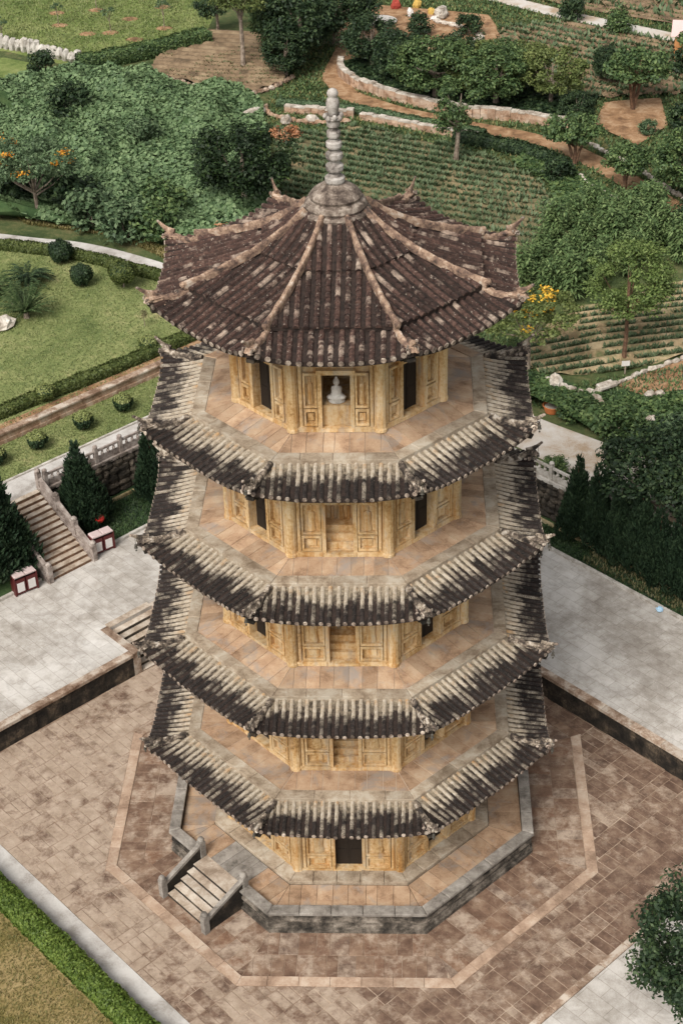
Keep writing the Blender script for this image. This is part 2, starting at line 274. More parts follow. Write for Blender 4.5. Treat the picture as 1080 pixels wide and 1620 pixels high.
class MB:
    def __init__(s): s.v = []; s.f = []; s.mi = []; s.tn = []; s.sl = []
    def add(s, vs, fs, mi=0, tone=None, sl=None):
        b = len(s.v); s.v += [tuple(v) for v in vs]; t = random.random() if tone is None else tone
        s.sl += list(sl) if sl is not None else [0.0]*len(vs)
        for f in fs: s.f.append(tuple(i+b for i in f)); s.mi.append(mi); s.tn.append(t)
        return s
    def box(s, c, d, rz=0.0, mi=0, tone=None, top=1.0):
        x, y, z = d[0]/2, d[1]/2, d[2]/2; cs, sn = math.cos(rz), math.sin(rz); vs = []
        for k, zz in ((1, -z), (top, z)):
            for sx, sy in ((-1, -1), (1, -1), (1, 1), (-1, 1)):
                px, py = sx*x*k, sy*y*k; vs.append((c[0]+px*cs-py*sn, c[1]+px*sn+py*cs, c[2]+zz))
        return s.add(vs, [(3, 2, 1, 0), (4, 5, 6, 7), (0, 1, 5, 4), (1, 2, 6, 5), (2, 3, 7, 6), (3, 0, 4, 7)], mi, tone)
    def bbox(s, x0, x1, y0, y1, z0, z1, **k): return s.box(((x0+x1)/2, (y0+y1)/2, (z0+z1)/2), (x1-x0, y1-y0, z1-z0), **k)
    def tube(s, path, rad, n=6, mi=0, tone=None, cap=True):
        vs = []; P = [Vector(p) for p in path]
        for i, p in enumerate(P):
            d = (P[min(i+1, len(P)-1)]-P[max(i-1, 0)]).normalized()
            a = d.cross(Vector((0.13, 0.97, 0.21))).normalized() if abs(d.y) < 0.9 else d.cross(Vector((1, 0, 0))).normalized()
            b = d.cross(a)
            r = rad[i] if hasattr(rad, '__len__') else rad
            for k in range(n):
                t = 2*PI*k/n; vs.append(p+a*(r*math.cos(t))+b*(r*math.sin(t)))
        fs = [(i*n+k, i*n+(k+1) % n, (i+1)*n+(k+1) % n, (i+1)*n+k) for i in range(len(P)-1) for k in range(n)]
        if cap: fs += [tuple(range(n-1, -1, -1)), tuple(range((len(P)-1)*n, len(P)*n))]
        return s.add(vs, fs, mi, tone)
    def lathe(s, prof, n=16, c=(0, 0, 0), mi=0, tone=None, sx=1.0, sy=1.0, rot=0.0):
        vs = [(c[0]+r*sx*math.cos(2*PI*k/n+rot), c[1]+r*sy*math.sin(2*PI*k/n+rot), c[2]+z) for r, z in prof for k in range(n)]
        fs = [(i*n+k, i*n+(k+1) % n, (i+1)*n+(k+1) % n, (i+1)*n+k) for i in range(len(prof)-1) for k in range(n)]
        fs += [tuple(range(n-1, -1, -1)), tuple(range((len(prof)-1)*n, len(prof)*n))]
        return s.add(vs, fs, mi, tone)
    def slab(s, poly, z0, z1, ch=0.015, mi=0, tone=None, bottom=False, side=None):
        n = len(poly); cx = sum(p[0] for p in poly)/n; cy = sum(p[1] for p in poly)/n; vs = []
        def ins(p, d):
            l = math.hypot(p[0]-cx, p[1]-cy) or 1; k = max(0.2, 1-1.3*d/l); return (cx+(p[0]-cx)*k, cy+(p[1]-cy)*k)
        vs += [(p[0], p[1], z0) for p in poly]; vs += [(p[0], p[1], z1-ch) for p in poly]; vs += [(*ins(p, ch), z1) for p in poly]
        fs = [(i+o, (i+1) % n+o, (i+1) % n+n+o, i+n+o) for o in (0, n) for i in range(n)]; fs.append(tuple(range(2*n, 3*n)))
        if bottom: fs.append(tuple(range(n-1, -1, -1)))
        s.add(vs, fs, mi, tone)
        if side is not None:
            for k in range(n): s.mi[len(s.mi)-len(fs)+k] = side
        return s
    def blob(s, c, r, seed=0, amp=0.18, n=8, m=5, mi=0, tone=None):
        rr = random.Random(seed); vs = [(c[0], c[1], c[2]-r[2])]
        for i in range(1, m):
            ph = -PI/2+PI*i/m
            for k in range(n):
                t = 2*PI*k/n+rr.uniform(-.12, .12); q = 1+rr.uniform(-amp, amp)
                vs.append((c[0]+r[0]*q*math.cos(ph)*math.cos(t), c[1]+r[1]*q*math.cos(ph)*math.sin(t), c[2]+r[2]*q*math.sin(ph)))
        vs.append((c[0], c[1], c[2]+r[2])); L = len(vs)-1
        fs = [(0, 1+(k+1) % n, 1+k) for k in range(n)]
        fs += [(1+i*n+k, 1+i*n+(k+1) % n, 1+(i+1)*n+(k+1) % n, 1+(i+1)*n+k) for i in range(m-2) for k in range(n)]
        fs += [(L, 1+(m-2)*n+k, 1+(m-2)*n+(k+1) % n) for k in range(n)]
        return s.add(vs, fs, mi, tone)
    def mesh(s, name, mats, smooth=False):
        me = bpy.data.meshes.new(name); me.from_pydata(s.v, [], s.f)
        for m in (mats if isinstance(mats, (list, tuple)) else [mats]): me.materials.append(MT[m] if isinstance(m, str) else m)
        if any(s.mi): me.polygons.foreach_set('material_index', s.mi)
        a = me.attributes.new('tone', 'FLOAT', 'FACE'); a.data.foreach_set('value', s.tn)
        if any(s.sl): a = me.attributes.new('sl', 'FLOAT', 'POINT'); a.data.foreach_set('value', s.sl)
        if smooth: me.polygons.foreach_set('use_smooth', [True]*len(s.f))
        me.update(); return me
    def build(s, name, mats, parent=None, label=None, cat=None, group=None, kind=None, smooth=False, loc=None, rz=0.0):
        o = link(name, s.mesh(name, mats, smooth), parent, label, cat, group, kind)
        if loc: o.location = loc
        if rz: o.rotation_euler = (0, 0, rz)
        return o

def clip(poly, nx, ny, d):               # keep nx*x+ny*y <= d
    out = []
    for i in range(len(poly)):
        p, q = poly[i], poly[(i+1) % len(poly)]; a = nx*p[0]+ny*p[1]-d; b = nx*q[0]+ny*q[1]-d
        if a <= 0: out.append(p)
        if a*b < 0: t = a/(a-b); out.append((p[0]+(q[0]-p[0])*t, p[1]+(q[1]-p[1])*t))
    return out
def area(poly): return abs(sum(poly[i][0]*poly[(i+1) % len(poly)][1]-poly[(i+1) % len(poly)][0]*poly[i][1] for i in range(len(poly)))/2) if len(poly) > 2 else 0
def ccw(poly):
    a = sum(poly[i][0]*poly[(i+1) % len(poly)][1]-poly[(i+1) % len(poly)][0]*poly[i][1] for i in range(len(poly)))
    return poly if a > 0 else poly[::-1]
def rot2(p, th): c, s = math.cos(th), math.sin(th); return (p[0]*c-p[1]*s, p[0]*s+p[1]*c)
def W(a, b): return ((-a+b)/R2, (a+b)/R2)          # terrace axes: a towards back-left, b towards back-right
def AB(x, y): return ((y-x)/R2, (x+y)/R2)
CAMP = Vector((2.3, -47.1, 45.8))

# value noise
_vt = RNG.random((64, 64))
def vn(x, y, sc=1.0):
    x = np.asarray(x, float)*sc+100; y = np.asarray(y, float)*sc+100
    xi = np.floor(x).astype(int); yi = np.floor(y).astype(int); fx = x-xi; fy = y-yi
    fx = fx*fx*(3-2*fx); fy = fy*fy*(3-2*fy); g = lambda i, j: _vt[i % 64, j % 64]
    return (g(xi, yi)*(1-fx)+g(xi+1, yi)*fx)*(1-fy)+(g(xi, yi+1)*(1-fx)+g(xi+1, yi+1)*fx)*fy
def ss(a, b, x): t = np.clip((np.asarray(x, float)-a)/(b-a), 0, 1); return t*t*(3-2*t)
def HT(x, y):                                       # height of the upper ground
    x = np.asarray(x, float); y = np.asarray(y, float); a = (y-x)/R2; b = (x+y)/R2
    return 3.4+0.6*np.maximum((a > 28.4)*(1-ss(16, 24, b)), ss(36, 46, y))

# ---------- leaves: one mesh of many small folded leaves
def leaf_mesh(name, C, N, size, mat, aspect=0.55, fold=0.25, mats2=None, mi=None, rng=None):
    rng = rng or RNG; n = len(C); C = np.asarray(C, float); N = np.asarray(N, float)
    N = N/np.maximum(np.linalg.norm(N, axis=1, keepdims=True), 1e-6)
    t = rng.normal(size=(n, 3)); t -= N*np.sum(t*N, 1, keepdims=True); t /= np.maximum(np.linalg.norm(t, axis=1, keepdims=True), 1e-6)
    b = np.cross(N, t); s = (np.asarray(size)*np.ones(n))[:, None]
    V = np.empty((n, 4, 3)); V[:, 0] = C-t*s*0.5; V[:, 2] = C+t*s*0.5
    V[:, 1] = C+b*s*aspect*0.5+N*s*fold*0.5; V[:, 3] = C-b*s*aspect*0.5+N*s*fold*0.5
    return quads(name, V, mat, mats2, mi)
def quads(name, V, mat, mats2=None, mi=None):
    n = len(V); me = bpy.data.meshes.new(name); me.vertices.add(n*4); me.vertices.foreach_set('co', V.reshape(-1).astype(np.float32))
    me.loops.add(n*4); me.loops.foreach_set('vertex_index', np.arange(n*4, dtype=np.int32))
    me.polygons.add(n); me.polygons.foreach_set('loop_start', np.arange(0, n*4, 4, dtype=np.int32)); me.polygons.foreach_set('loop_total', np.full(n, 4, dtype=np.int32))
    me.materials.append(mat)
    for m in (mats2 or []): me.materials.append(m)
    if mi is not None: me.polygons.foreach_set('material_index', np.asarray(mi, dtype=np.int32))
    me.update(calc_edges=True); return me
def blades(P, h, wd, lean, rng=None, dirs=None):    # upright narrow leaves
    rng = rng or RNG; n = len(P); a = rng.uniform(0, 2*PI, n); d = np.stack([np.cos(a), np.sin(a), np.zeros(n)], 1)
    w_ = np.stack([-np.sin(a), np.cos(a), np.zeros(n)], 1); h = (np.asarray(h)*rng.uniform(0.6, 1.2, n))[:, None]
    if dirs is None: tip = d*h*lean*rng.uniform(0.3, 1.3, (n, 1))+np.array([[0, 0, 1.0]])*h
    else: tip = dirs*h
    V = np.empty((n, 4, 3)); w_ = w_*np.asarray(wd).reshape(-1, 1)
    V[:, 0] = P-w_*0.3; V[:, 1] = P+tip*0.55-w_*0.5+d*0; V[:, 2] = P+tip; V[:, 3] = P+tip*0.5+w_*0.5
    return V
def inpoly(X, Y, poly):
    r = np.zeros(len(X), bool); n = len(poly)
    for i in range(n):
        x1, y1 = poly[i]; x2, y2 = poly[(i+1) % n]
        c = ((y1 > Y) != (y2 > Y)) & (X < (x2-x1)*(Y-y1)/((y2-y1) if y2 != y1 else 1e-9)+x1); r ^= c
    return r
def scatter(poly, n, rng=None):
    rng = rng or RNG; P = np.array(poly); lo, hi = P.min(0), P.max(0); X = np.empty(0); Y = np.empty(0)
    while len(X) < n:
        x = rng.uniform(lo[0], hi[0], n*2); y = rng.uniform(lo[1], hi[1], n*2); k = inpoly(x, y, poly); X = np.r_[X, x[k]]; Y = np.r_[Y, y[k]]
    return X[:n], Y[:n]

# ================================================================== GROUND (large sheets)
def sheet(name, poly, z, mat, kind='structure'):
    m = MB(); p = ccw(poly); m.add([(x, y, z) for x, y in p], [tuple(range(len(p)))], tone=0.5); return m.build(name, mat, None, kind=kind)
sheet('ground', [(-900, -900), (900, -900), (900, 900), (-900, 900)], -0.35, 'wild')

def upper_ground():
    la = np.concatenate([np.arange(-160, 23, 4.0), [23.25, 25.1, 27, 28.38, 28.42], np.arange(29.5, 100, 1.5), np.arange(100, 420, 20.0)])
    lb = np.concatenate([np.arange(-160, 16, 4.0), [19.2], np.arange(20, 90, 1.5), np.arange(90, 420, 20.0)])
    A, B = np.meshgrid(la, lb, indexing='ij'); X = (-A+B)/R2; Y = (A+B)/R2; Z = HT(X, Y)
    nb = len(lb); vs = np.stack([X, Y, Z], 2).reshape(-1, 3).tolist(); m = MB(); fs = []
    for i in range(len(la)-1):
        for j in range(nb-1):
            if la[i] >= 23.2 or lb[j] >= 19.1: fs.append((i*nb+j, i*nb+j+1, (i+1)*nb+j+1, (i+1)*nb+j)[::-1])
    m.add(vs, fs, tone=0.5); m.build('terrain', 'wild', None, kind='structure')
upper_ground()

# ================================================================== PAGODA
PG = thing('pagoda', (0, 0, 0), 'tall octagonal five-storey stone pagoda with tiled eaves and a ringed spire', 'pagoda')
FR = [0, -1, 1, 2, -2]                         # faces towards the viewer, front first
# floor height, body radius, kerb apothem, eave apothem, eave height, next floor
ST = [dict(z=0.78, rb=5.06), dict(z=5.72, rb=4.76, ak=5.92, ae=7.30, ze=5.33), dict(z=10.24, zi=0.18, rb=4.58, ak=5.70, ae=7.10, ze=9.77),
      dict(z=14.72, zi=0.10, rb=4.23, ak=5.33, ae=6.74, ze=14.23), dict(z=19.12, zi=0.20, rb=3.68, ak=4.82, ae=6.26, ze=18.63)]
ROOFZ = 23.1

class Roof:
    def __init__(s, a0, z0, a1, z1, up, fl, cc=0.3): s.a0, s.z0, s.a1, s.z1, s.up, s.fl, s.cc = a0, z0, a1, z1, up, fl, cc
    def rq(s, q, t): return s.a0+(s.a1-s.a0)*t+s.fl*abs(q)**4*t
    def z(s, q, t): return s.z0+(s.z1-s.z0)*(t+s.cc*t*(1-t))+s.up*abs(q)**3*t*t
    def P(s, q, t): r = s.rq(q, t); return (q*r*T22, -r, s.z(q, t))
    def row(s, x, t):                           # point on the surface at constant x
        q = 0.5
        for _ in range(12): q = min(1.0, abs(x)/(s.rq(q, t)*T22))
        return (x, -s.rq(q, t), s.z(q, t))
    def t0(s, x): return max(0.0, (abs(x)/T22-s.a0)/(s.a1-s.a0+s.fl))
    def hip(s, t): r = s.rq(1, t)/C22; return (0, -r, s.z(1, t))

def deck(rf, mat, th=0.14, nq=20, nt_=9):
    m = MB()
    for k in range(8):
        top, bot, sl = [], [], []
        for j in range(nt_+1):
            t = j/nt_
            for i in range(nq+1):
                q = -1+2*i/nq; p = rf.P(q, t); top.append((*rot2(p, k*PI/4), p[2])); bot.append((*rot2(p, k*PI/4), p[2]-th-0.10*(1-t))); sl.append(t)
        n = nq+1; L = len(top); fs = []
        for j in range(nt_):
            for i in range(nq):
                a = j*n+i; fs.append((a, a+n, a+n+1, a+1)); fs.append((L+a, L+a+1, L+a+n+1, L+a+n))
        e = nt_*n
        for i in range(nq): fs.append((e+i, L+e+i, L+e+i+1, e+i+1)); fs.append((i, i+1, L+i+1, L+i))
        m.add(top+bot, fs, 0, 0.4, sl+sl)
    return m

def tile_row(rf, x, r, tl=0.26, over=0.05, cap_=True):
    """one row of half-round cover tiles from the hip or the top down to the eave; each tile laps the next"""
    ta = min(rf.t0(x), 0.96); p0, p1 = Vector(rf.row(x, ta)), Vector(rf.row(x, 1)); L = (p1-p0).length; n = max(1, round(L/tl))
    m = MB(); vs = []; sl = []; K = 5; rings = 0
    for i in range(n):
        for e, k in ((0, 0.90), (1, 1.10)):
            t = ta+(1-ta)*(i+e)/n; p = Vector(rf.row(x, t)); d = (Vector(rf.row(x, min(1, t+0.05)))-Vector(rf.row(x, max(ta, t-0.05)))); d.normalize()
            if i == n-1 and e: p = p+d*over
            up = Vector((1, 0, 0)).cross(d); up = up if up.z > 0 else -up
            wob = random.uniform(-0.008, 0.008)
            for j in range(K):
                a = PI*j/(K-1); vs.append(p+Vector((1, 0, 0))*(r*k*math.cos(a)+wob)+up*(r*k*math.sin(a)*1.05-0.01)); sl.append(t)
            rings += 1
    fs = [(i*K+j, i*K+j+1, (i+1)*K+j+1, (i+1)*K+j) for i in range(rings-1) for j in range(K-1)]
    m.add(vs, fs, 0, random.random(), sl)
    # round end tile with a little raised disc at the eave
    if not cap_: m.add(vs[-K:], [tuple(range(K))], 0, 0.3, [1.0]*K); return m
    e = vs[-K:]; c = (e[0]+e[-1])/2; dd = d; cap = []
    for j in range(8): a = 2*PI*j/8; cap.append(c+Vector((1, 0, 0))*(r*1.0*math.cos(a))+up*(r*1.0*math.sin(a)))
    cap2 = [v+dd*0.03 for v in cap]
    m.add(cap+cap2, [tuple(range(8, 16))]+[(j, (j+1) % 8, 8+(j+1) % 8, 8+j) for j in range(8)], 1, random.random(), [1.0]*16)
    return m

def lay_tiles(rf, part, mats, sp, r, single=(0, -1, 1), over=0.05, cap_=True):
    n = int((2*(rf.a1+rf.fl*0.6)*T22)/sp); rest = MB()
    for i in range(n):
        x = (i+0.5-n/2)*sp; m = tile_row(rf, x, r, over=over, cap_=cap_); me = None
        for k in range(-3, 5):
            if k in single:
                if me is None: me = m.mesh('tile_row', mats, False)
                o = link('tile_row', me, part); o.rotation_euler = (0, 0, k*PI/4+random.gauss(0, 0.0016)); o.location = (*rot2((0, random.uniform(-0.03, 0.03)), k*PI/4), random.uniform(-0.008, 0.008))
            else:
                b = len(rest.v); rest.v += [(*rot2(v, k*PI/4), v[2]) for v in [tuple(q) for q in m.v]]
                rest.f += [tuple(q+b for q in f) for f in m.f]; rest.mi += m.mi; t = random.random(); rest.tn += [t]*len(m.f); rest.sl += m.sl
    rest.build('tile_rows', mats, part, kind='stuff')

def sweep(m, path, wd, ht, mi=0, tone=None, lump=0.0, seed=0):
    """rounded bar along a path lying in the plane x = 0 (the hip), sitting on it"""
    rr = random.Random(seed); P = [Vector(p) for p in path]; vs = []; K = 7
    for i, p in enumerate(P):
        d = (P[min(i+1, len(P)-1)]-P[max(i-1, 0)]).normalized(); up = Vector((1, 0, 0)).cross(d); up = up if up.z > 0 else -up
        w_ = wd[i]/2*(1+rr.uniform(-lump, lump)); h = ht[i]*(1+rr.uniform(-lump, lump))
        for u, v in ((-1, -0.25), (-1, 0.55), (-0.75, 0.85), (0, 1), (0.75, 0.85), (1, 0.55), (1, -0.25)): vs.append(p+Vector((w_*u, 0, 0))+up*(h*v))
    fs = [(i*K+j, i*K+(j+1) % K, (i+1)*K+(j+1) % K, (i+1)*K+j) for i in range(len(P)-1) for j in range(K)]
    fs += [tuple(range(K-1, -1, -1)), tuple(range((len(P)-1)*K, len(P)*K))]
    m.add(vs, fs, mi, tone)

def corner(part, rf, mat, ks, s0, tip_r, tip_z, wd=0.19, ht=0.19, bell=True, orn=True):
    """hip ridge, its upturned tip, the carved scrolls at its end and the bell under it"""
    m = MB(); N = 10; path = [rf.hip(s0+(1-s0)*i/N) for i in range(N+1)]; path = [(p[0], p[1], p[2]+0.02) for p in path]
    sweep(m, path, [wd*(1+0.15*math.sin(i*2.2)) for i in range(N+1)], [ht*(0.9+0.25*(i % 2)) for i in range(N+1)], 0, None, 0.12, 3)
    ridge = m.mesh('hip_ridge', mat)
    e = Vector(path[-1]); m = MB(); tipp = []; T = 7; st = Vector(path[-3])
    for i in range(T+1):
        t = i/T; y = st.y+(-tip_r-st.y)*t; z = st.z+0.14+(tip_z-st.z-0.14)*(t**1.5); tipp.append((0, y, z))
    sweep(m, tipp, [0.13*(1-0.72*i/T) for i in range(T+1)], [0.19*(1-0.78*i/T)+0.025 for i in range(T+1)], 0, None, 0.1, 5)
    m.blob((0, -tip_r, tip_z+0.03), (0.05, 0.07, 0.05), 2, 0.1, 6, 4, 1)
    for i in range(5): t = 0.25+i*0.15; m.blob((0, st.y+(-tip_r-st.y)*t, st.z+0.14+(tip_z-st.z-0.14)*t*t+0.19*(1-0.78*t)+0.025), (0.035, 0.045, 0.04), i, 0.2, 6, 4)
    tip = m.mesh('ridge_tip', [mat, 'tile_end'])
    om = MB()
    for i in range(9):
        rr = random.Random(i*7+1); sx = (-1) ** i
        om.blob((sx*(0.10+0.05*(i % 3)), e.y+0.05+0.07*i-0.1, e.z+0.02+rr.uniform(-0.06, 0.12)-0.02*i), (rr.uniform(.035, .065), rr.uniform(.04, .085), rr.uniform(.04, .08)), i, 0.35, 6, 4, i % 2)
    for s in (-1, 1):                                # scroll curls
        cpt = [(s*0.15+s*0.02*math.cos(a), e.y+0.02+0.085*math.cos(a), e.z+0.02+0.085*math.sin(a)) for a in [2*PI*j/9 for j in range(8)]]
        om.tube(cpt, [0.035-0.002*j for j in range(8)], 5, 1)
    om.blob((0, e.y+0.22, e.z+0.02), (0.16, 0.36, 0.12), 5, 0.2, 8, 5)
    orm = om.mesh('ridge_ornament', [mat, 'tile_end'])
    bm = MB(); by = -tip_r+0.12; bz = tip_z-0.10
    bm.tube([(0, by, bz+0.04), (0, by, bz-0.28)], 0.008, 4); bm.lathe([(0.02, 0), (0.045, -0.03), (0.05, -0.12), (0.07, -0.16)], 7, (0, by, bz-0.26)); bm.tube([(0, by, bz-0.40), (0, by, bz-0.50)], 0.006, 4)
    bm.lathe([(0.03, 0), (0.035, -0.04)], 5, (0, by, bz-0.50))
    bme = bm.mesh('wind_bell', 'bronze')
    cb = MB(); q = Vector(rf.hip(0.80))
    for i in range(3): cb.box((0, q.y+0.30*i+0.05, q.z-0.27-0.13*i), (0.26-0.02*i, 0.55, 0.13), 0, 0, None, 0.95)
    cbm = cb.mesh('corner_bracket', 'mossy')
    for k in ks:
        rz = PI/8+k*PI/4
        h = link('hip_ridge', ridge, part); h.rotation_euler = (0, 0, rz)
        o = link('ridge_tip', tip, part); o.rotation_euler = (0, 0, rz)
        if orn: o = link('ridge_ornament', orm, part); o.rotation_euler = (0, 0, rz)
        o = link('corner_bracket', cbm, part); o.rotation_euler = (0, 0, rz)
        if bell: o = link('wind_bell', bme, part); o.rotation_euler = (0, 0, rz)

def octa(m, r0, r1, z0, z1, mi=0, tone=0.5, rin=None):
    """octagonal frustum, face to the front, by corner radius"""
    v = []
    for r, z in ((r0, z0), (r1, z1)):
        for k in range(8): a = PI/8+k*PI/4; v.append((r*math.sin(a), -r*math.cos(a), z))
    fs = [(k, (k+1) % 8, 8+(k+1) % 8, 8+k) for k in range(8)]+[tuple(range(7, -1, -1)), tuple(range(8, 16))]
    m.add(v, fs, mi, tone)

def relief(m, x, y, z, w_, h):
    """low carved standing figure: robe, shoulders, head"""
    pr = [(0.42, 0), (0.48, 0.05), (0.36, 0.35), (0.42, 0.6), (0.36, 0.72), (0.14, 0.76), (0.20, 0.84), (0.19, 0.93), (0.05, 1.0)]
    vs = []; K = 5
    for r, t in pr:
        for j in range(K): a = PI*j/(K-1); vs.append((x+r*w_*math.cos(a), y-0.085*math.sin(a)*min(1, r*3), z+h*t))
    fs = [(i*K+j+1, i*K+j, (i+1)*K+j, (i+1)*K+j+1) for i in range(len(pr)-1) for j in range(K-1)]
    m.add(vs, fs)

def facet_d(x, y, k): return x*math.sin(k*PI/4)-y*math.cos(k*PI/4)
for si, st in enumerate(ST):
    zi = st.get('zi', 0.0); z0 = st['z']+zi; ztop = (ST[si+1]['z'] if si < 4 else ROOFZ+0.55)-0.30; ab = st['rb']*C22; hw = ab*T22; H = ztop-z0
    # ---- wall: eight faces, each with a doorway or niche
    m = MB(); dw, dh = 0.45, 2.05
    if si == 0: dh = 2.2; dw = 0.50
    for k in range(-3, 5):
        deep = {0: 1.05}.get(k, 2.1)
        if k == 0 and si in (0,): deep = 1.6
        if k == 0 and si == 4: deep = 1.9
        def put(x0, x1, y0, y1, za, zb, **kw):
            mm = MB(); mm.bbox(x0, x1, y0, y1, za, zb); v = [(*rot2(q, k*PI/4), q[2]) for q in mm.v]; m.add(v, mm.f, 0, 0.5)
        inner = -ab+0.13                              # wall plane, frames stand proud of it
        x1 = hw-0.02
        put(-x1, -dw, inner, -ab+0.35, z0, ztop); put(dw, x1, inner, -ab+0.35, z0, ztop); put(-dw, dw, inner+0.002, -ab+0.348, z0+dh, ztop)
        if k in (0, 1, -1, 2, -2):
            y = -ab+0.345; yb = -ab+deep              # recess lining
            lin = [((-dw-0.10, -dw, y, yb), (z0-0.05, z0+dh+0.1)), ((dw, dw+0.10, y, yb), (z0-0.05, z0+dh+0.1)), ((-dw-0.1, dw+0.1, yb, yb+0.08), (z0-0.05, z0+dh+0.1)), ((-dw, dw, y, yb), (z0+dh+0.002, z0+dh+0.1)), ((-dw, dw, -ab+0.135, yb), (z0-0.05, z0+0.10))]
            for (a_, b_, c_, d_), (e_, f_) in lin: put(a_, b_, c_, d_, e_, f_)
            if k == 0 and si in (1, 2, 3):             # carved niche: stepped altar and relief
                for q in range(3): put(-dw+0.002, dw-0.002, -ab+0.30+0.16*q, yb-0.002, z0+0.10+0.24*q, z0+0.10+0.24*(q+1)-0.003*q)
            if k == 0 and si == 4: put(-dw+0.002, dw-0.002, -ab+0.14, yb-0.002, z0+0.10, z0+0.86)
    octa(m, (ab+0.02)/C22, (ab+0.30)/C22, ztop-0.62, ztop-0.38); octa(m, (ab+0.30)/C22, (ab+0.75)/C22, ztop-0.377, ztop-0.05)
    wall = m.build('storey_wall', 'ochre', PG)
    # ---- round columns on the corners, two ribs beside each
    cm = MB(); cm.lathe([(0.225, 0.0), (0.225, 0.10), (0.20, 0.14), (0.195, H*0.5), (0.19, H-0.62)], 12, (0, -st['rb']+0.07, z0)); cme = cm.mesh('column', 'ochre')
    rm = MB(); rm.lathe([(0.09, 0.0), (0.085, 0.1), (0.07, 0.14), (0.07, H-0.62)], 8, (0, 0, z0)); rme = rm.mesh('rib', 'ochre')
    for k in (-3, -2, -1, 0, 1, 2):
        o = link('column', cme, wall); o.rotation_euler = (0, 0, PI/8+k*PI/4)
    for k in FR:
        for s in (-1, 1):
            o = link('rib', rme, wall); o.location = (*rot2((s*(hw-0.29), -ab+0.06), k*PI/4), 0); o.rotation_euler = (0, 0, k*PI/4)
    # ---- door frame, side panels
    dm = MB()
    for s in (-1, 1): dm.bbox(min(s*dw, s*(dw+0.13)), max(s*dw, s*(dw+0.13)), -ab-0.03, -ab+0.14, z0+0.05, z0+dh-0.002)
    dm.bbox(-dw-0.16, dw+0.16, -ab-0.05, -ab+0.14, z0+dh, z0+dh+0.16); dm.bbox(-dw-0.10, dw+0.10, -ab-0.07, -ab+0.134, z0, z0+0.12)
    dme = dm.mesh('door_frame', 'ochre')
    xa, xb = dw+0.15, hw-0.38; pw = xb-xa; cxp = (xa+xb)/2
    um = MB(); za, zb = z0+0.86, z0+2.10
    for x0, x1, c, d in ((xa, xa+0.06, za, zb), (xb-0.06, xb, za, zb), (xa+0.061, xb-0.061, zb-0.08, zb), (xa+0.061, xb-0.061, za, za+0.07)): um.bbox(x0, x1, -ab-0.012, -ab+0.14, c, d)
    relief(um, cxp, -ab+0.135, za+0.09, max(0.12, pw*0.55), (zb-za)-0.22)
    ume = um.mesh('carved_panel', 'ochre')
    lm = MB(); za2, zb2 = z0+0.20, z0+0.80
    for x0, x1, c, d in ((xa, xa+0.07, za2, zb2), (xb-0.07, xb, za2, zb2), (xa+0.071, xb-0.071, zb2-0.09, zb2), (xa+0.071, xb-0.071, za2, za2+0.08)): lm.bbox(x0, x1, -ab-0.012, -ab+0.14, c, d)
    if pw > 0.3: lm.box((cxp, -ab+0.11, (za2+zb2)/2), (pw*0.45, 0.08, 0.26))
    lme = lm.mesh('lower_panel', 'ochre')
    fm = MB(); fm.bbox(-hw+0.1, hw-0.1, -ab-0.025, -ab+0.14, z0+dh+0.30, z0+dh+0.42)
    for i in range(7): fm.blob(((i-3)*hw*0.24, -ab+0.11, z0+dh+0.56), (hw*0.09, 0.07, 0.09), i, 0.25, 7, 4)
    fme = fm.mesh('frieze', 'ochre')
    sm = MB()
    sm.bbox(dw+0.11, hw-0.05, -ab-0.06, -ab+0.134, z0, z0+0.17)
    sme = sm.mesh('skirting', 'ochre')
    for k in FR:
        for nm, me in (('door_frame', dme), ('frieze', fme)):
            o = link(nm, me, wall); o.rotation_euler = (0, 0, k*PI/4)
        for s in (1, -1):
            for nm, me in (('carved_panel', ume), ('lower_panel', lme), ('skirting', sme)):
                o = link(nm, me, wall); o.rotation_euler = (0, 0, k*PI/4); o.scale = (s, 1, 1)
    for k in ((1, -1, 0) if si == 0 else (1, -1)):
        m = MB(); m.bbox(-dw+0.004, dw-0.004, -ab+0.30, -ab+0.34, z0+0.105, z0+dh-0.004); m.bbox(-0.015, 0.015, -ab+0.28, -ab+0.299, z0+0.11, z0+dh-0.01)
        for s in (-1, 1): m.bbox(s*dw/2-dw*0.38, s*dw/2+dw*0.38, -ab+0.285, -ab+0.299, z0+0.3, z0+0.9); m.bbox(s*dw/2-dw*0.38, s*dw/2+dw*0.38, -ab+0.285, -ab+0.299, z0+1.05, z0+dh-0.2)
        m.build('door', 'doorway_dark', wall, rz=k*PI/4)  # dark panel added just inside the opening so the doorway looks unlit
    if si in (1, 2, 3):
        nm_ = MB(); relief(nm_, 0, -ab+1.042, z0+0.80, 0.30, 1.05)
        for s in (-1, 1): relief(nm_, s*0.27, -ab+1.044, z0+0.80, 0.14, 0.7)
        nm_.build('niche_carving', 'ochre', wall)
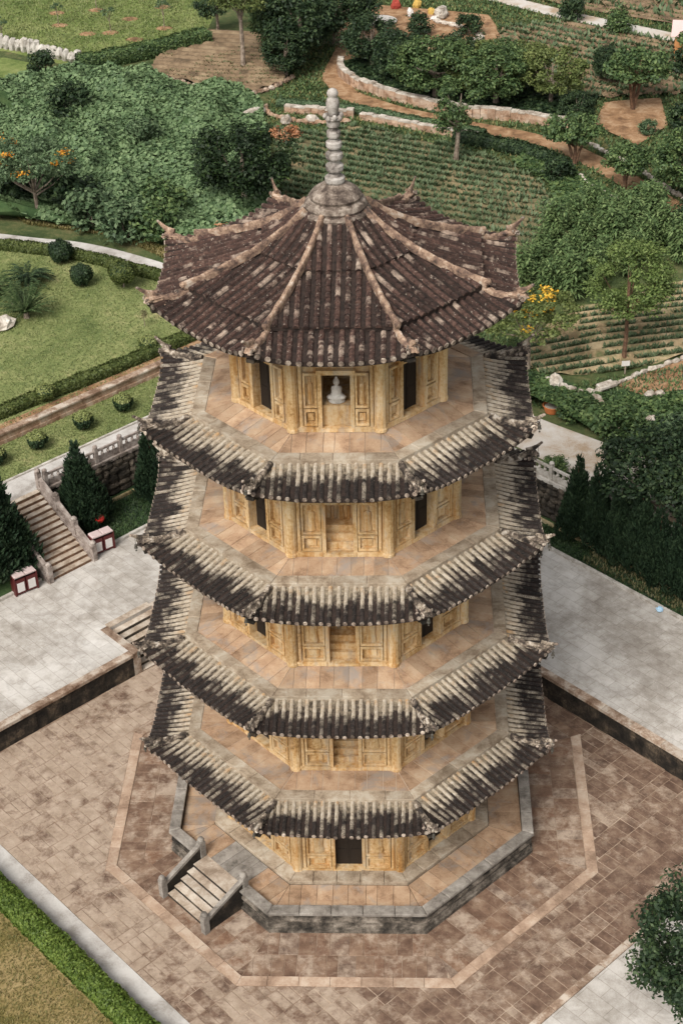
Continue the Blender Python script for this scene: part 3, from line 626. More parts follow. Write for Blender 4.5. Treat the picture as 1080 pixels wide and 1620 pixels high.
    # ---- balcony with pavers and kerb, and the tiled skirt roof below it
    if si:
        z0 = st['z']; ak = st['ak']; m = MB(); octa(m, (st['ak']-0.01)/C22, (st['ak']-0.01)/C22, z0-0.32, z0-0.010, 0); octa(m, (ak-0.46)/C22, (ab-0.1)/C22, z0-0.02, z0+zi-0.010+0.002, 0); bal = m.build('balcony', 'mortar', PG)
        rest = MB()
        for k in range(-3, 5):
            nP = 9 if si < 4 else 8; ki = ak-0.44; wds = [random.uniform(0.8, 1.25) for _ in range(nP)]; tot = sum(wds); hwk = ki*T22; x = -hwk
            for i in range(nP):
                x2 = x+2*hwk*wds[i]/tot; g = 0.007
                poly = [(x+g, -ki+g), (x2-g, -ki+g), (x2-g, -ab+0.1), (x+g, -ab+0.1)]
                poly = clip(poly, 1, T22, -0.012); poly = clip(poly, -1, T22, -0.012); x = x2
                if area(poly) < 0.02: continue
                poly = ccw([rot2(p, k*PI/4) for p in poly]); z1 = z0+random.uniform(-0.006, 0.006)
                pm_ = MB().slab(poly, z0-0.06, z1, 0.008)      # floors fall outwards to shed rain
                pm_.v = [(v[0], v[1], v[2]+zi*max(0.0, (ki-facet_d(v[0], v[1], k))/(ki-ab))) for v in pm_.v]
                if k in FR: pm_.build('paver', 'terracotta', bal)
                else: rest.add(pm_.v, pm_.f)
            nK = 4; x = -ak*T22; off = random.uniform(-0.25, 0.25)
            for i in range(nK):
                xa_, xb_ = -ak*T22*1.02+2.04*ak*T22*(i+(off if i else 0))/nK, -ak*T22*1.02+2.04*ak*T22*(i+1+(off if i < nK-1 else 0))/nK
                poly = clip([(xa_+.008, -ak), (xb_-.008, -ak), (xb_-.008, -ki-0.008), (xa_+.008, -ki-0.008)], 1, T22, -0.006); poly = clip(poly, -1, T22, -0.006)
                if area(poly) < 0.01: continue
                poly = ccw([rot2(p, k*PI/4) for p in poly]); z1 = z0+0.02+random.uniform(-0.008, 0.008)
                if k in FR: MB().slab(poly, z0-0.16, z1, 0.018).build('kerb_stone', 'kerb', bal)
                else: rest.slab(poly, z0-0.16, z1, 0.018)
        rest.build('back_pavers', 'terracotta', bal, kind='stuff')
        rf = Roof(ak-0.03, z0-0.13, st['ae'], st['ze'], 0.36, 0.10)
        roof = deck(rf, 'pan').build('eave_roof', 'pan_low', PG)
        lay_tiles(rf, roof, ['tile_low', 'tile_end'], 0.258, 0.075)
        tipR = {1: 8.20, 2: 8.01, 3: 7.66, 4: 7.11}[si]; tipZ = {1: 5.98, 2: 10.40, 3: 14.94, 4: 19.46}[si]
        corner(roof, rf, 'ridge_low', range(-4, 4), 0.05, tipR, tipZ)

# ---- top roof in three courses
rA = Roof(0.85, 25.55, 2.36, 24.42, 0.05, 0.03, 0.25); rB = Roof(2.16, 24.40, 4.56, 23.62, 0.10, 0.05, 0.25); rC = Roof(4.30, 23.56, 5.68, 23.06, 0.40, 0.14, 0.2)
TR = None
for nm, rf in (('top_roof', rC), ('roof_course', rB), ('roof_course', rA)):
    d_ = deck(rf, None, 0.16).build(nm, 'pan_top', PG)
    if TR is None: TR = d_
    lay_tiles(rf, d_, ['tile_top', 'tile_end'], 0.305, 0.092, cap_=rf is rC)
corner(TR, rC, 'ridge', range(-4, 4), 0.05, 6.55, 23.92, 0.17, 0.16, False)
m = MB(); path = []
for i in range(15):
    t = i/14; R_ = 0.95+(5.10-0.95)*t; zz = np.interp(R_, [0.9, 1.3, 1.9, 2.6, 3.6, 4.6, 5.1], [25.55, 25.20, 24.83, 24.45, 24.08, 23.78, 23.68]); path.append((0, -R_, float(zz)))
sweep(m, path, [0.17+0.02*math.sin(i*1.9) for i in range(15)], [0.20+0.02*(i % 2) for i in range(15)], 0, None, 0.06, 8)
m.blob((0, -5.12, 23.79), (0.11, 0.11, 0.11), 4, 0.15, 8, 5)
rme = m.mesh('main_ridge', 'ridge')
for k in range(-4, 4): o = link('main_ridge', rme, TR); o.rotation_euler = (0, 0, PI/8+k*PI/4)
# ---- finial: dome, ringed shaft, lotus cluster, bulb
m = MB(); m.lathe([(1.05, 25.20), (1.12, 25.42), (1.06, 25.50), (0.96, 25.52), (1.00, 25.60), (0.95, 25.74), (0.80, 25.80), (0.84, 25.90), (0.72, 26.06), (0.52, 26.20), (0.36, 26.28), (0.30, 26.30)], 24, rot=PI/8)
SP = m.build('spire_base', 'dome', PG, smooth=False)
m = MB(); pr = [(0.31, 26.24)]
for zc, r in ((26.42, 0.315), (26.81, 0.28), (27.19, 0.27), (27.55, 0.25), (27.89, 0.215)):
    pr += [(r*0.60, zc-0.19), (r*0.60, zc-0.12), (r*0.92, zc-0.115), (r, zc-0.06), (r, zc+0.06), (r*0.86, zc+0.10), (r*0.60, zc+0.105), (r*0.60, zc+0.17)]
pr += [(0.20, 28.12), (0.22, 28.30), (0.26, 28.36), (0.16, 28.44)]
m.lathe(pr, 24); SF = m.build('spire', 'spire', PG)
m = MB(); m.lathe([(0.13, 28.40), (0.17, 28.60), (0.20, 28.72), (0.215, 28.82), (0.18, 28.98), (0.13, 29.03), (0.165, 29.08), (0.175, 29.16), (0.13, 29.25), (0.03, 29.30)], 16); m.build('finial_bulb', 'spire', SF, smooth=True)
bm_ = MB(); bm_.blob((0, -0.25, 28.45), (0.075, 0.075, 0.095), 3, 0.1, 8, 5); bme = bm_.mesh('lotus_bud', 'spire', True)
for k in range(8): o = link('lotus_bud', bme, SF); o.rotation_euler = (0, 0, k*PI/4+0.2); o.location = (0, 0, -0.05*(k % 2))

# ---- base platform with parapet, stairs at the front-left face
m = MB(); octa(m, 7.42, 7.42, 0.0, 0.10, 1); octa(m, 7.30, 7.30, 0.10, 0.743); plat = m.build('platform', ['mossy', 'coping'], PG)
apo = 7.55*C22
for k in range(-3, 5):
    if k not in FR: continue
    hwk = apo*T22
    rng_ = [(-hwk, -1.32), (1.32, hwk)] if k == -1 else [(-hwk, hwk)]
    for (x0, x1) in rng_:
        wm = MB(); cop = []
        for pd, za, zb in ((0.0, 0.0, 0.16), (0.09, 0.16, 0.34), (0.16, 0.34, 0.52), (0.05, 0.52, 0.66), (0.10, 0.66, 0.93)):
            poly = clip([(x0, -apo+pd), (x1, -apo+pd), (x1, -apo+0.38), (x0, -apo+0.38)], 1, T22, 0); poly = clip(poly, -1, T22, 0)
            wm.slab(ccw([rot2(p, k*PI/4) for p in poly]), za, zb, 0.02)
        nS = max(1, round((x1-x0)/1.15))
        for i in range(nS):
            xa, xb = x0+(x1-x0)*i/nS+0.008, x0+(x1-x0)*(i+1)/nS-0.008
            if i == 0 and x0 < -2: xa = x0-0.2
            if i == nS-1 and x1 > 2: xb = x1+0.2
            poly = clip([(xa, -apo-0.02), (xb, -apo-0.02), (xb, -apo+0.41), (xa, -apo+0.41)], 1, T22, -0.006); poly = clip(poly, -1, T22, -0.006)
            cop.append(ccw([rot2(p, k*PI/4) for p in poly]))
        pw_ = wm.build('parapet', 'parapet', PG)
        for c in cop: MB().slab(c, 0.932, 1.05+random.uniform(-0.012, 0.012), 0.03).build('coping_stone', 'greystone', pw_)
    # platform pavers: one ring of slabs, then the stepped plinth of the tower
    nP = 10; ki = apo-0.41; hwi = ki*T22; wds = [random.uniform(0.75, 1.25) for _ in range(nP)]; tot = sum(wds); x = -hwi
    for i in range(nP):
        x2 = x+2*hwi*wds[i]/tot; g = 0.006
        poly = clip([(x+g, -ki+g), (x2-g, -ki+g), (x2-g, -5.32), (x+g, -5.32)], 1, T22, -0.01); poly = clip(poly, -1, T22, -0.01); cx = (x+x2)/2; x = x2
        if area(poly) < 0.02: continue
        MB().slab(ccw([rot2(p, k*PI/4) for p in poly]), 0.66, 0.755+random.uniform(-0.004, 0.004), 0.007).build('paver', 'greystone' if (k == -1 and abs(cx) < 0.8) else 'terracotta', plat)
    x = -5.30*T22; nK = 5
    for i in range(nK):
        xa, xb = -5.30*T22+2*5.30*T22*i/nK, -5.30*T22+2*5.30*T22*(i+1)/nK
        poly = clip([(xa+.006, -5.30), (xb-.006, -5.30), (xb-.006, -4.7), (xa+.006, -4.7)], 1, T22, -0.005); poly = clip(poly, -1, T22, -0.005)
        if area(poly) > 0.02: MB().slab(ccw([rot2(p, k*PI/4) for p in poly]), 0.66, 0.90+random.uniform(-0.008, 0.008), 0.025).build('plinth_stone', 'kerb', plat)
# entrance stair (local frame: out = -y, turned to face k = -1)
stair = MB(); stair.bbox(-1.13, 1.13, -8.42, -6.62, -0.05, 0.07); SR = stair.build('entrance_stair', 'mossy', PG, rz=-PI/4)
for i in range(5):
    zt = 0.75-0.15*i; y1 = -6.90-0.32*i
    MB().slab([(-1.14, y1-0.34), (1.14, y1-0.34), (1.14, y1+0.02 if i else -6.56), (-1.14, y1+0.02 if i else -6.56)], max(0.0, zt-0.15), zt-0.002*i, 0.015, side=1).build('tread', ['step', 'mossy'], SR)  # risers in the dark wall material, treads pale, so each step shows
for s in (-1, 1):
    x0, x1 = (1.16, 1.34) if s > 0 else (-1.34, -1.16)
    rail = MB(); ys = [-6.75, -8.55]; zt = [1.42, 0.68]
    v = []
    for x in (x0+0.03, x1-0.03):
        for (y, z) in ((ys[0], 0), (ys[1], 0), (ys[1], zt[1]-0.14), (ys[0], zt[0]-0.14)): v.append((x, y, z))
    rail.add(v, [(0, 1, 2, 3), (7, 6, 5, 4), (0, 4, 5, 1), (1, 5, 6, 2), (2, 6, 7, 3), (3, 7, 4, 0)], 1)
    v = []
    for x in (x0, x1):
        for (y, z) in ((ys[0], zt[0]-0.138), (ys[1], zt[1]-0.138), (ys[1], zt[1]), (ys[0], zt[0])): v.append((x, y, z))
    rail.add(v, [(0, 1, 2, 3), (7, 6, 5, 4), (0, 4, 5, 1), (1, 5, 6, 2), (2, 6, 7, 3), (3, 7, 4, 0)], 0)
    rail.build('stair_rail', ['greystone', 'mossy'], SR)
    for y, h in ((-6.70, 1.62), (-8.62, 0.98)):
        pm = MB(); pm.box(((x0+x1)/2, y, h/2-0.06), (0.24, 0.24, h-0.12)); pm.lathe([(0.12, h-0.12), (0.14, h-0.05), (0.11, h+0.03), (0.04, h+0.07)], 10, ((x0+x1)/2, y, 0)); pm.build('post', 'greystone', SR)

# seated statue in the top front niche
z0 = ST[4]['z']+ST[4]['zi']; ab = ST[4]['rb']*C22
m = MB(); pr = [(0.26, 0), (0.28, 0.05), (0.24, 0.09), (0.27, 0.13), (0.27, 0.20), (0.20, 0.26), (0.165, 0.34), (0.175, 0.46), (0.16, 0.53), (0.07, 0.57), (0.065, 0.60), (0.10, 0.65), (0.105, 0.73), (0.075, 0.80), (0.035, 0.83), (0.04, 0.87), (0.01, 0.90)]
m.lathe(pr, 14, (0, 0, 0), sy=0.75)
for s in (-1, 1): m.blob((s*0.19, -0.08, 0.20), (0.12, 0.12, 0.08), s+3, 0.08, 8, 5)
m.build('seated_statue', 'statue', None, 'small white seated statue in the front niche of the top storey', 'statue', loc=(0, -ab+0.42, z0+0.86), smooth=True)

# ================================================================== COURTYARD AND TERRACES
CA0, CA1, CB0, CB1 = -12.2, 12.42, -11.6, 10.2          # courtyard limits on the terrace axes
TA, TB, TZ = 19.8, 17.3, 1.2                            # terrace outer edges and height
UA, UB, UZ = 23.25, 19.2, 3.4                           # upper walkway edges and height
m = MB(); m.slab(ccw([W(CA0, CB0), W(CA1+0.3, CB0), W(CA1+0.3, CB1+0.3), W(CA0, CB1+0.3)]), -0.30, -0.012, 0.0)
COURT = m.build('courtyard', 'court_joint', None, kind='structure')
BAND = 10.18*C22
def facet_in(x, y):                                     # largest apothem distance
    return max((x*math.sin(k*PI/4)-y*math.cos(k*PI/4), k) for k in range(8))
# radial slabs round the platform, in two rings, and the pale band
rest = MB()
for k in range(-3, 5):
    r_in = [6.95, 8.0, BAND-0.42]
    for j in range(2):
        a0, a1 = r_in[j], r_in[j+1]; x = -a1*T22
        while x < a1*T22:
            wdt = random.uniform(0.36, 0.72); poly = [(x+.008, -a1+.008), (x+wdt-.008, -a1+.008), (x+wdt-.008, -a0-.008), (x+.008, -a0-.008)]; x += wdt
            poly = clip(clip(poly, 1, T22, -0.008), -1, T22, -0.008)
            if area(poly) < 0.015: continue
            poly = ccw([rot2(p, k*PI/4) for p in poly]); z1 = random.uniform(-0.004, 0.008)
            if k in FR: MB().slab(poly, -0.05, z1, 0.010).build('radial_slab', 'court_r', COURT)
            else: rest.slab(poly, -0.05, z1, 0.010)
    n = 7
    for i in range(n):
        xa, xb = -BAND*T22+2*BAND*T22*i/n, -BAND*T22+2*BAND*T22*(i+1)/n
        poly = clip(clip([(xa+.006, -BAND), (xb-.006, -BAND), (xb-.006, -BAND+0.41), (xa+.006, -BAND+0.41)], 1, T22, -0.005), -1, T22, -0.005)
        if area(poly) < 0.01: continue
        poly = ccw([rot2(p, k*PI/4) for p in poly])
        if k in FR: MB().slab(poly, -0.05, 0.030+random.uniform(-0.004, 0.004), 0.012).build('band_stone', 'band', COURT)
        else: rest.slab(poly, -0.05, 0.03, 0.012, 0)
rest.build('back_slabs', 'court_r', COURT, kind='stuff')
# rectangular slabs outside the band: courses of varying width, long side across the course
slabs = []; b = CB0
a = CA0; 
while a < CA1-0.05:
    wd = random.choice([0.78, 0.9, 0.98, 0.45, 1.05]); a2 = min(a+wd, CA1); b = CB0-random.uniform(0, 0.3); lay = random.random() < 0.16
    while b < CB1:
        l = random.uniform(0.6, 0.95) if (wd < 0.5 or lay) else random.uniform(0.28, 0.50)
        b2 = b+l; g = random.uniform(0.008, 0.018)
        jt = lambda: random.uniform(-0.012, 0.010); poly = [W(a+g-jt(), max(b, CB0)+g-jt()), W(a2-g+jt(), max(b, CB0)+g-jt()), W(a2-g+jt(), min(b2, CB1)-g+jt()), W(a+g-jt(), min(b2, CB1)-g+jt())]; b = b2
        cx = sum(p[0] for p in poly)/4; cy = sum(p[1] for p in poly)/4
        d, k = facet_in(cx, cy)
        ks = sorted(range(8), key=lambda q: -(cx*math.sin(q*PI/4)-cy*math.cos(q*PI/4)))[:1]
        if d < BAND-0.5: continue
        for q in ks: poly = clip(poly, -math.sin(q*PI/4), math.cos(q*PI/4), -(BAND+0.01))
        if area(poly) < 0.02: continue
        poly = ccw(poly); vis = (Vector((cx, cy, 0))-CAMP).length+(6 if (abs(cx) < 6 and cy > 0) else 0)+(8 if cx > 12.5 or cx < -14 or cy < -11.5 else 0)
        slabs.append((vis, poly))
    a = a2
slabs.sort(key=lambda t: t[0]); rest = MB()
for i, (_, poly) in enumerate(slabs):
    z1 = random.uniform(-0.006, 0.012)
    if i < 300: MB().slab(poly, -0.05, z1, 0.012).build('paving_slab', 'court', COURT)
    else: rest.slab(poly, -0.05, z1, 0.012)
rest.build('far_paving', 'court', COURT, kind='stuff')

# pale paving outside the courtyard front edges
def abslab(name, a0, a1, b0, b1, z0, z1, mat, parent=None, ch=0.02, kind=None, **kw):
    return MB().slab(ccw([W(a0, b0), W(a1, b0), W(a1, b1), W(a0, b1)]), z0, z1, ch).build(name, mat, parent, kind=kind, **kw)
abslab('pavement', -30, CA1+8, CB0-1.02, CB0-0.012, -0.3, 0.02, 'path', kind='structure')
abslab('forecourt', -30, CA0-0.30, CB0-0.008, 24, -0.3, 0.0, 'pale', kind='structure')
for i in range(16): abslab('edging_stone', CA0-0.29, CA0-0.01, CB0+i*1.35, CB0+i*1.35+1.34, -0.1, 0.025+random.uniform(-.005, .005), 'coping', COURT)
# terrace: an L of pale paving behind the courtyard with the notch of the stair
TER = MB(); SB = 1.37; SAE = 14.65
def part_slab(m, a0, a1, b0, b1, z): m.slab(ccw([W(a0, b0), W(a1, b0), W(a1, b1), W(a0, b1)]), -0.3, z, 0.0)
part_slab(TER, CA1+0.32, TA, -40, -SB, TZ); part_slab(TER, SAE, TA, -SB+0.002, SB-0.002, TZ); part_slab(TER, CA1+0.32, TA, SB, CB1+0.318, TZ); part_slab(TER, -40, TA, CB1+0.32, TB, TZ)
TER.build('terrace', 'pale', None, kind='structure')
def retaining(name, label, runs, face, zt, seed):
    """dark slab wall with brown coping; runs are (start, end) along the wall, face(u, d) gives the plan point"""
    o = thing(name, (*face(0, 0.15), 0), label, 'wall'); rr = random.Random(seed); base = Vector((*face(0, 0.15), 0))
    for u0, u1 in runs:
        bk = MB(); bk.slab(ccw([face(u0, 0.10), face(u1, 0.10), face(u1, 0.31), face(u0, 0.31)]), -0.3, zt-0.15, 0.0); x = bk.build('wall_core', 'mossy', o); x.location = -base
        u = u0
        while u < u1-0.05:
            l = min(rr.uniform(0.35, 0.85), u1-u); p = rr.uniform(-0.02, 0.03)
            if u > -9.5:
                zsp = rr.uniform(0.45, 0.7)*zt
                for za, zb in ((-0.1, zsp), (zsp+0.008, zt-0.16)):
                    x = MB().slab(ccw([face(u+.006, p), face(u+l-.006, p), face(u+l-.006, 0.2), face(u+.006, 0.2)]), za, zb, 0.02, tone=rr.random()).build('wall_stone', 'mossy', o); x.location = -base
            u += l
        u = u0
        while u < u1-0.05:
            l = min(rr.uniform(1.0, 1.7), u1-u)
            if u1-u-l < 0.3: l = u1-u
            x = MB().slab(ccw([face(u+.006, -0.06), face(u+l-.006, -0.06), face(u+l-.006, 0.32), face(u+.006, 0.32)]), zt-0.148, zt+0.012+rr.uniform(-.006, .006), 0.02, tone=rr.random()).build('coping_stone', 'coping', o); x.location = -base
            u += l
retaining('retaining_wall', 'dark mossy stone wall between courtyard and pale terrace, left of the pagoda', [(-16, -SB-0.2), (SB+0.2, CB1+0.25)], lambda u, d: W(CA1+d, u), TZ, 1)
retaining('retaining_wall', 'dark mossy stone wall between courtyard and pale terrace, right of the pagoda', [(-16, CA1-0.1)], lambda u, d: W(u, CB1+d), TZ, 2)
# stair from terrace down to the courtyard
o = thing('terrace_stair', (*W(13.5, 0), 0), 'short flight of stone steps from terrace down to courtyard behind the pagoda', 'stairs'); bs = Vector(o.location)
for i in range(7):
    aa = SAE-0.32*i; zt = TZ-0.171*i
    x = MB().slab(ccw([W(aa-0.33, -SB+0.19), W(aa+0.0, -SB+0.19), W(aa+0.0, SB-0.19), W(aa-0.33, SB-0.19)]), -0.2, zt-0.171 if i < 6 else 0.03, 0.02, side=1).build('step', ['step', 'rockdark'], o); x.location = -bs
for s in (-1, 1):
    x = MB().slab(ccw([W(CA1-0.02, s*(SB-0.18)), W(SAE+0.2, s*(SB-0.18)), W(SAE+0.2, s*(SB+0.19)), W(CA1-0.02, s*(SB+0.19))]), -0.2, TZ+0.03, 0.03).build('side_stone', 'coping', o); x.location = -bs
x = MB().slab(ccw([W(SAE+0.003, -SB+0.183), W(SAE+0.35, -SB+0.183), W(SAE+0.35, SB-0.183), W(SAE+0.003, SB-0.183)]), 0.2, TZ+0.028, 0.02).build('step', 'step', o); x.location = -bs

# planting beds at the foot of the upper walls
m = MB(); part_slab(m, TA+0.001, UA+0.3, -40, UB+0.3, TZ+0.06); part_slab(m, -40, TA+0.0, TB+0.001, UB+0.3, TZ+0.06); m.build('planting_bed', 'creeperbed', None, kind='structure')
def kerb_line(name, label, mat, u0, u1, face, zt, wd, ln, seed):
    o = thing(name, (*face((u0+u1)/2, wd/2), zt-0.2), label, 'kerb'); base = Vector(o.location); rr = random.Random(seed); u = u0
    while u < u1:
        l = rr.uniform(0.85, 1.15)*ln
        x = MB().slab(ccw([face(u+.005, 0), face(u+l-.005, 0), face(u+l-.005, wd), face(u+.005, wd)]), zt-0.3, zt+rr.uniform(-.01, .01), 0.02, tone=rr.random()).build('kerb_stone', mat, o); x.location = -base; u += l
kerb_line('kerb', 'pale kerb along the terrace below the left staircase bed', 'whitekerb', -14, -1.3, lambda u, d: W(TA+d, u), TZ+0.14, 0.16, 1.2, 3)
kerb_line('kerb', 'pale kerb along the terrace beside the red ball lamp bed', 'whitekerb', 1.65, 17, lambda u, d: W(TA+d, u), TZ+0.14, 0.16, 1.2, 4)
kerb_line('kerb', 'long pale kerb between right-hand terrace and conifer bed', 'whitekerb', -14, 17, lambda u, d: W(u, TB+d), TZ+0.14, 0.16, 1.2, 5)
kerb_line('bed_edging', 'yellowish mossy stone edging at foot of the right rock wall', 'yellowkerb', -12, 16, lambda u, d: W(u, 18.75+d), TZ+0.22, 0.14, 0.8, 6)
kerb_line('bed_edging', 'yellowish mossy stone edging at foot of the left rock wall', 'yellowkerb', 1.8, 15, lambda u, d: W(22.75+d, u), TZ+0.22, 0.14, 0.8, 7)
# rock retaining walls up to the walkway
def rockwall(label, u0, u1, face, seed):
    o = thing('rock_wall', (*face((u0+u1)/2, 0.2), TZ), label, 'wall'); base = Vector(o.location); rr = random.Random(seed)
    c = MB().slab(ccw([face(u0, 0.12), face(u1, 0.12), face(u1, 0.35), face(u0, 0.35)]), 0.9, UZ-0.03, 0.0).build('wall_core', 'mossy', o); c.location = -base
    z = TZ
    while z < UZ-0.1:
        h = rr.uniform(0.28, 0.48); h = min(h, UZ-z); u = u0
        while u < u1:
            l = rr.uniform(0.35, 0.8); p = face(u+l/2, 0.13); q = face(u+l/2+0.1, 0.13); rz = math.atan2(q[1]-p[1], q[0]-p[0])
            mm = MB(); mm.blob((0, 0, 0), (l*0.56, 0.16, h*0.56), rr.randint(0, 999), 0.14, 7, 4, tone=rr.random())
            x = mm.build('rock', 'rockdark', o); x.location = Vector((*p, z+h/2))-base; x.rotation_euler = (0, 0, rz); u += l
        z += h
rockwall('tall dark rock wall behind the conifers on the right', -6, 8.5, lambda u, d: W(u, UB-0.05+d), 11)
rockwall('tall dark rock wall right of the long staircase', 1.6, 10.5, lambda u, d: W(UA-0.05+d, u), 12)
m = MB(); m.slab(ccw([W(UA+0.0, -40), W(UA+0.25, -40), W(UA+0.25, -1.3), W(UA, -1.3)]), 0, UZ-0.01, 0); m.slab(ccw([W(UA, 10.5), W(UA+0.25, 10.5), W(UA+0.25, UB), W(UA, UB)]), 0, UZ-0.01, 0)
m.slab(ccw([W(8.5, UB), W(UA, UB), W(UA, UB+0.25), W(8.5, UB+0.25)]), 0, UZ-0.01, 0); m.slab(ccw([W(-40, UB), W(-6, UB), W(-6, UB+0.25), W(-40, UB+0.25)]), 0, UZ-0.01, 0); m.build('terrain_bank', 'rockdark', None, kind='structure')
# the long staircase
o = thing('staircase', (*W(21.5, 0.2), TZ), 'long stone staircase with balustrades climbing from the terrace to the walkway', 'stairs'); bs = Vector(o.location)
N = 14; a0s, a1s, b0s, b1s = 19.45, 23.55, -0.92, 1.30; rise = (UZ-TZ)/N; run = (a1s-a0s)/N
for i in range(N):
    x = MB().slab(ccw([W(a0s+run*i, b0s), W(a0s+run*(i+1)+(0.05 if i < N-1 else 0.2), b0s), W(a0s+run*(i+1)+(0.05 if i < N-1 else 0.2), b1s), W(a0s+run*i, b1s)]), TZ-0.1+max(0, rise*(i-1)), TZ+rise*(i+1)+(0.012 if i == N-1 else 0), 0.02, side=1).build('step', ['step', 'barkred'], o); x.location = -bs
for s, bb in ((-1, b0s-0.15), (1, b1s+0.15)):
    m = MB()
    def prism(m, bl, bh, lo, hi, a0=a0s-0.05, a1=a1s):
        v = []
        for b_ in (bl, bh):
            for aa, zz in ((a0, TZ+lo), (a1, UZ+lo), (a1, UZ+hi), (a0, TZ+hi)): v.append((*W(aa, b_), zz))
        m.add(v, [(0, 1, 2, 3), (7, 6, 5, 4), (0, 4, 5, 1), (1, 5, 6, 2), (2, 6, 7, 3), (3, 7, 4, 0)])
    prism(m, bb-0.15, bb+0.15, -1.0, 0.22); x = m.build('string_wall', 'balu', o); x.location = -bs
    m = MB(); prism(m, bb-0.05, bb+0.05, 0.22, 0.60); x = m.build('rail_panel', 'balu', o); x.location = -bs
    m = MB(); prism(m, bb-0.10, bb+0.10, 0.60, 0.72); x = m.build('handrail', 'balu', o); x.location = -bs
    for q in range(4):
        t = q/3; aa = a0s-0.02+(a1s-a0s)*t; zz = TZ+(UZ-TZ)*t
        m = MB(); m.box((0, 0, 0.45), (0.24, 0.24, 0.95), PI/4); m.lathe([(0.10, 0.92), (0.15, 0.97), (0.15, 1.04), (0.08, 1.12), (0.02, 1.14)], 8)
        x = m.build('post', 'balu', o); x.location = Vector((*W(aa, bb), zz))-bs
def balustrade(label, u0, u1, face, mat, seed):
    o = thing('balustrade', (*face((u0+u1)/2, 0), UZ), label, 'balustrade'); bs = Vector(o.location); n = round((u1-u0)/1.5); L = (u1-u0)/n
    p, q = face(0, 0), face(1, 0); rz = math.atan2(q[1]-p[1], q[0]-p[0])
    pm = MB(); pm.box((0, 0, 0.42), (0.20, 0.20, 0.90)); pm.lathe([(0.09, 0.86), (0.13, 0.91), (0.13, 0.98), (0.06, 1.05), (0.02, 1.07)], 8); pme = pm.mesh('post', mat)
    rm = MB(); rm.box((0, 0, 0.70), (L-0.2, 0.11, 0.11)); rme = rm.mesh('rail', mat)
    lm = MB(); lm.box((0, 0, 0.22), (L-0.2, 0.08, 0.30)); lme = lm.mesh('panel', mat)
    bm = MB(); bm.lathe([(0.06, 0.372), (0.09, 0.45), (0.05, 0.55), (0.08, 0.642)], 7); bme = bm.mesh('baluster', mat)
    cm = MB(); cm.box((0, 0, -0.06), (L-0.01, 0.34, 0.20)); cme = cm.mesh('base_stone', mat)
    for i in range(n+1):
        x = link('post', pme, o); x.location = Vector((*face(u0+L*i, 0), UZ))-bs; x.rotation_euler = (0, 0, rz)
        if i < n:
            for nm, me in (('rail', rme), ('panel', lme), ('base_stone', cme)):
                x = link(nm, me, o); x.location = Vector((*face(u0+L*(i+.5), 0), UZ))-bs; x.rotation_euler = (0, 0, rz)
            for d in (-0.35, 0, 0.35): x = link('baluster', bme, o); x.location = Vector((*face(u0+L*(i+.5)+d, 0), UZ))-bs; x.rotation_euler = (0, 0, rz)
balustrade('grey stone balustrade of the walkway right of the staircase top', 1.75, 12.2, lambda u, d: W(UA+0.15, u), 'balu', 1)
balustrade('white stone balustrade of the upper road among the conifers', -5.5, 9.5, lambda u, d: W(u, UB+0.15), 'whitekerb', 2)

# ================================================================== UPPER GROUND: paths, lawns, fields
def drape(name, poly, mat, off=0.02, step=0.8, th=0.0, bump=None, nu=24, kind='structure', parent=None):
    """polygon filled by strips and laid on the ground; bump(x, y, v) adds relief"""
    Q = [rot2(p, -th) for p in poly]; v0, v1 = min(q[1] for q in Q), max(q[1] for q in Q); n = max(2, int((v1-v0)/step)); rows = []
    for i in range(n+1):
        v = v0+(v1-v0)*min(max(i/n, 1e-4), 1-1e-4); xs = []
        for k in range(len(Q)):
            (x1, y1), (x2, y2) = Q[k], Q[(k+1) % len(Q)]
            if (y1 > v) != (y2 > v): xs.append(x1+(x2-x1)*(v-y1)/(y2-y1))
        rows.append((min(xs), max(xs), v))
    U = np.array([[r[0]+(r[1]-r[0])*j/nu for j in range(nu+1)] for r in rows]); V = np.array([[r[2]]*(nu+1) for r in rows])
    c, s = math.cos(th), math.sin(th); X = U*c-V*s; Y = U*s+V*c; Z = HT(X, Y)+off
    if bump: Z = Z+bump(X, Y, V)
    m = MB(); k = nu+1; fs = [(i*k+j, i*k+j+1, (i+1)*k+j+1, (i+1)*k+j) for i in range(n) for j in range(nu)]
    m.add(np.stack([X, Y, Z], 2).reshape(-1, 3).tolist(), fs, tone=0.5)
    return m.build(name, mat, parent, kind=kind, smooth=bump is not None)
def resample(pts, n):
    P = np.array(pts, float); d = np.r_[0, np.cumsum(np.hypot(*np.diff(P, axis=0).T))]; t = np.linspace(0, d[-1], n)
    return np.stack([np.interp(t, d, P[:, 0]), np.interp(t, d, P[:, 1])], 1)
def smooth_line(pts, n):
    P = resample(pts, n)
    for _ in range(max(2, n//len(pts)//2)): P[1:-1] = (P[:-2]+2*P[1:-1]+P[2:])/4
    return P
def ribbon(name, left, right, mat, off=0.03, n=60, kind='structure'):
    L, Rr = smooth_line(left, n), smooth_line(right, n); m = MB(); vs = []
    for i in range(n):
        for t in (0, 0.5, 1): x, y = L[i]*(1-t)+Rr[i]*t; vs.append((x, y, float(HT(x, y))+off))
    fs = [(i*3+j, i*3+j+1, i*3+j+4, i*3+j+3) for i in range(n-1) for j in range(2)]
    m.add(vs, fs, tone=0.5); return m.build(name, mat, None, kind=kind)
def offset_line(pts, d):
    P = np.array(pts, float); T = np.gradient(P, axis=0); T /= np.linalg.norm(T, axis=1, keepdims=True); return (P+np.stack([-T[:, 1], T[:, 0]], 1)*d).tolist()

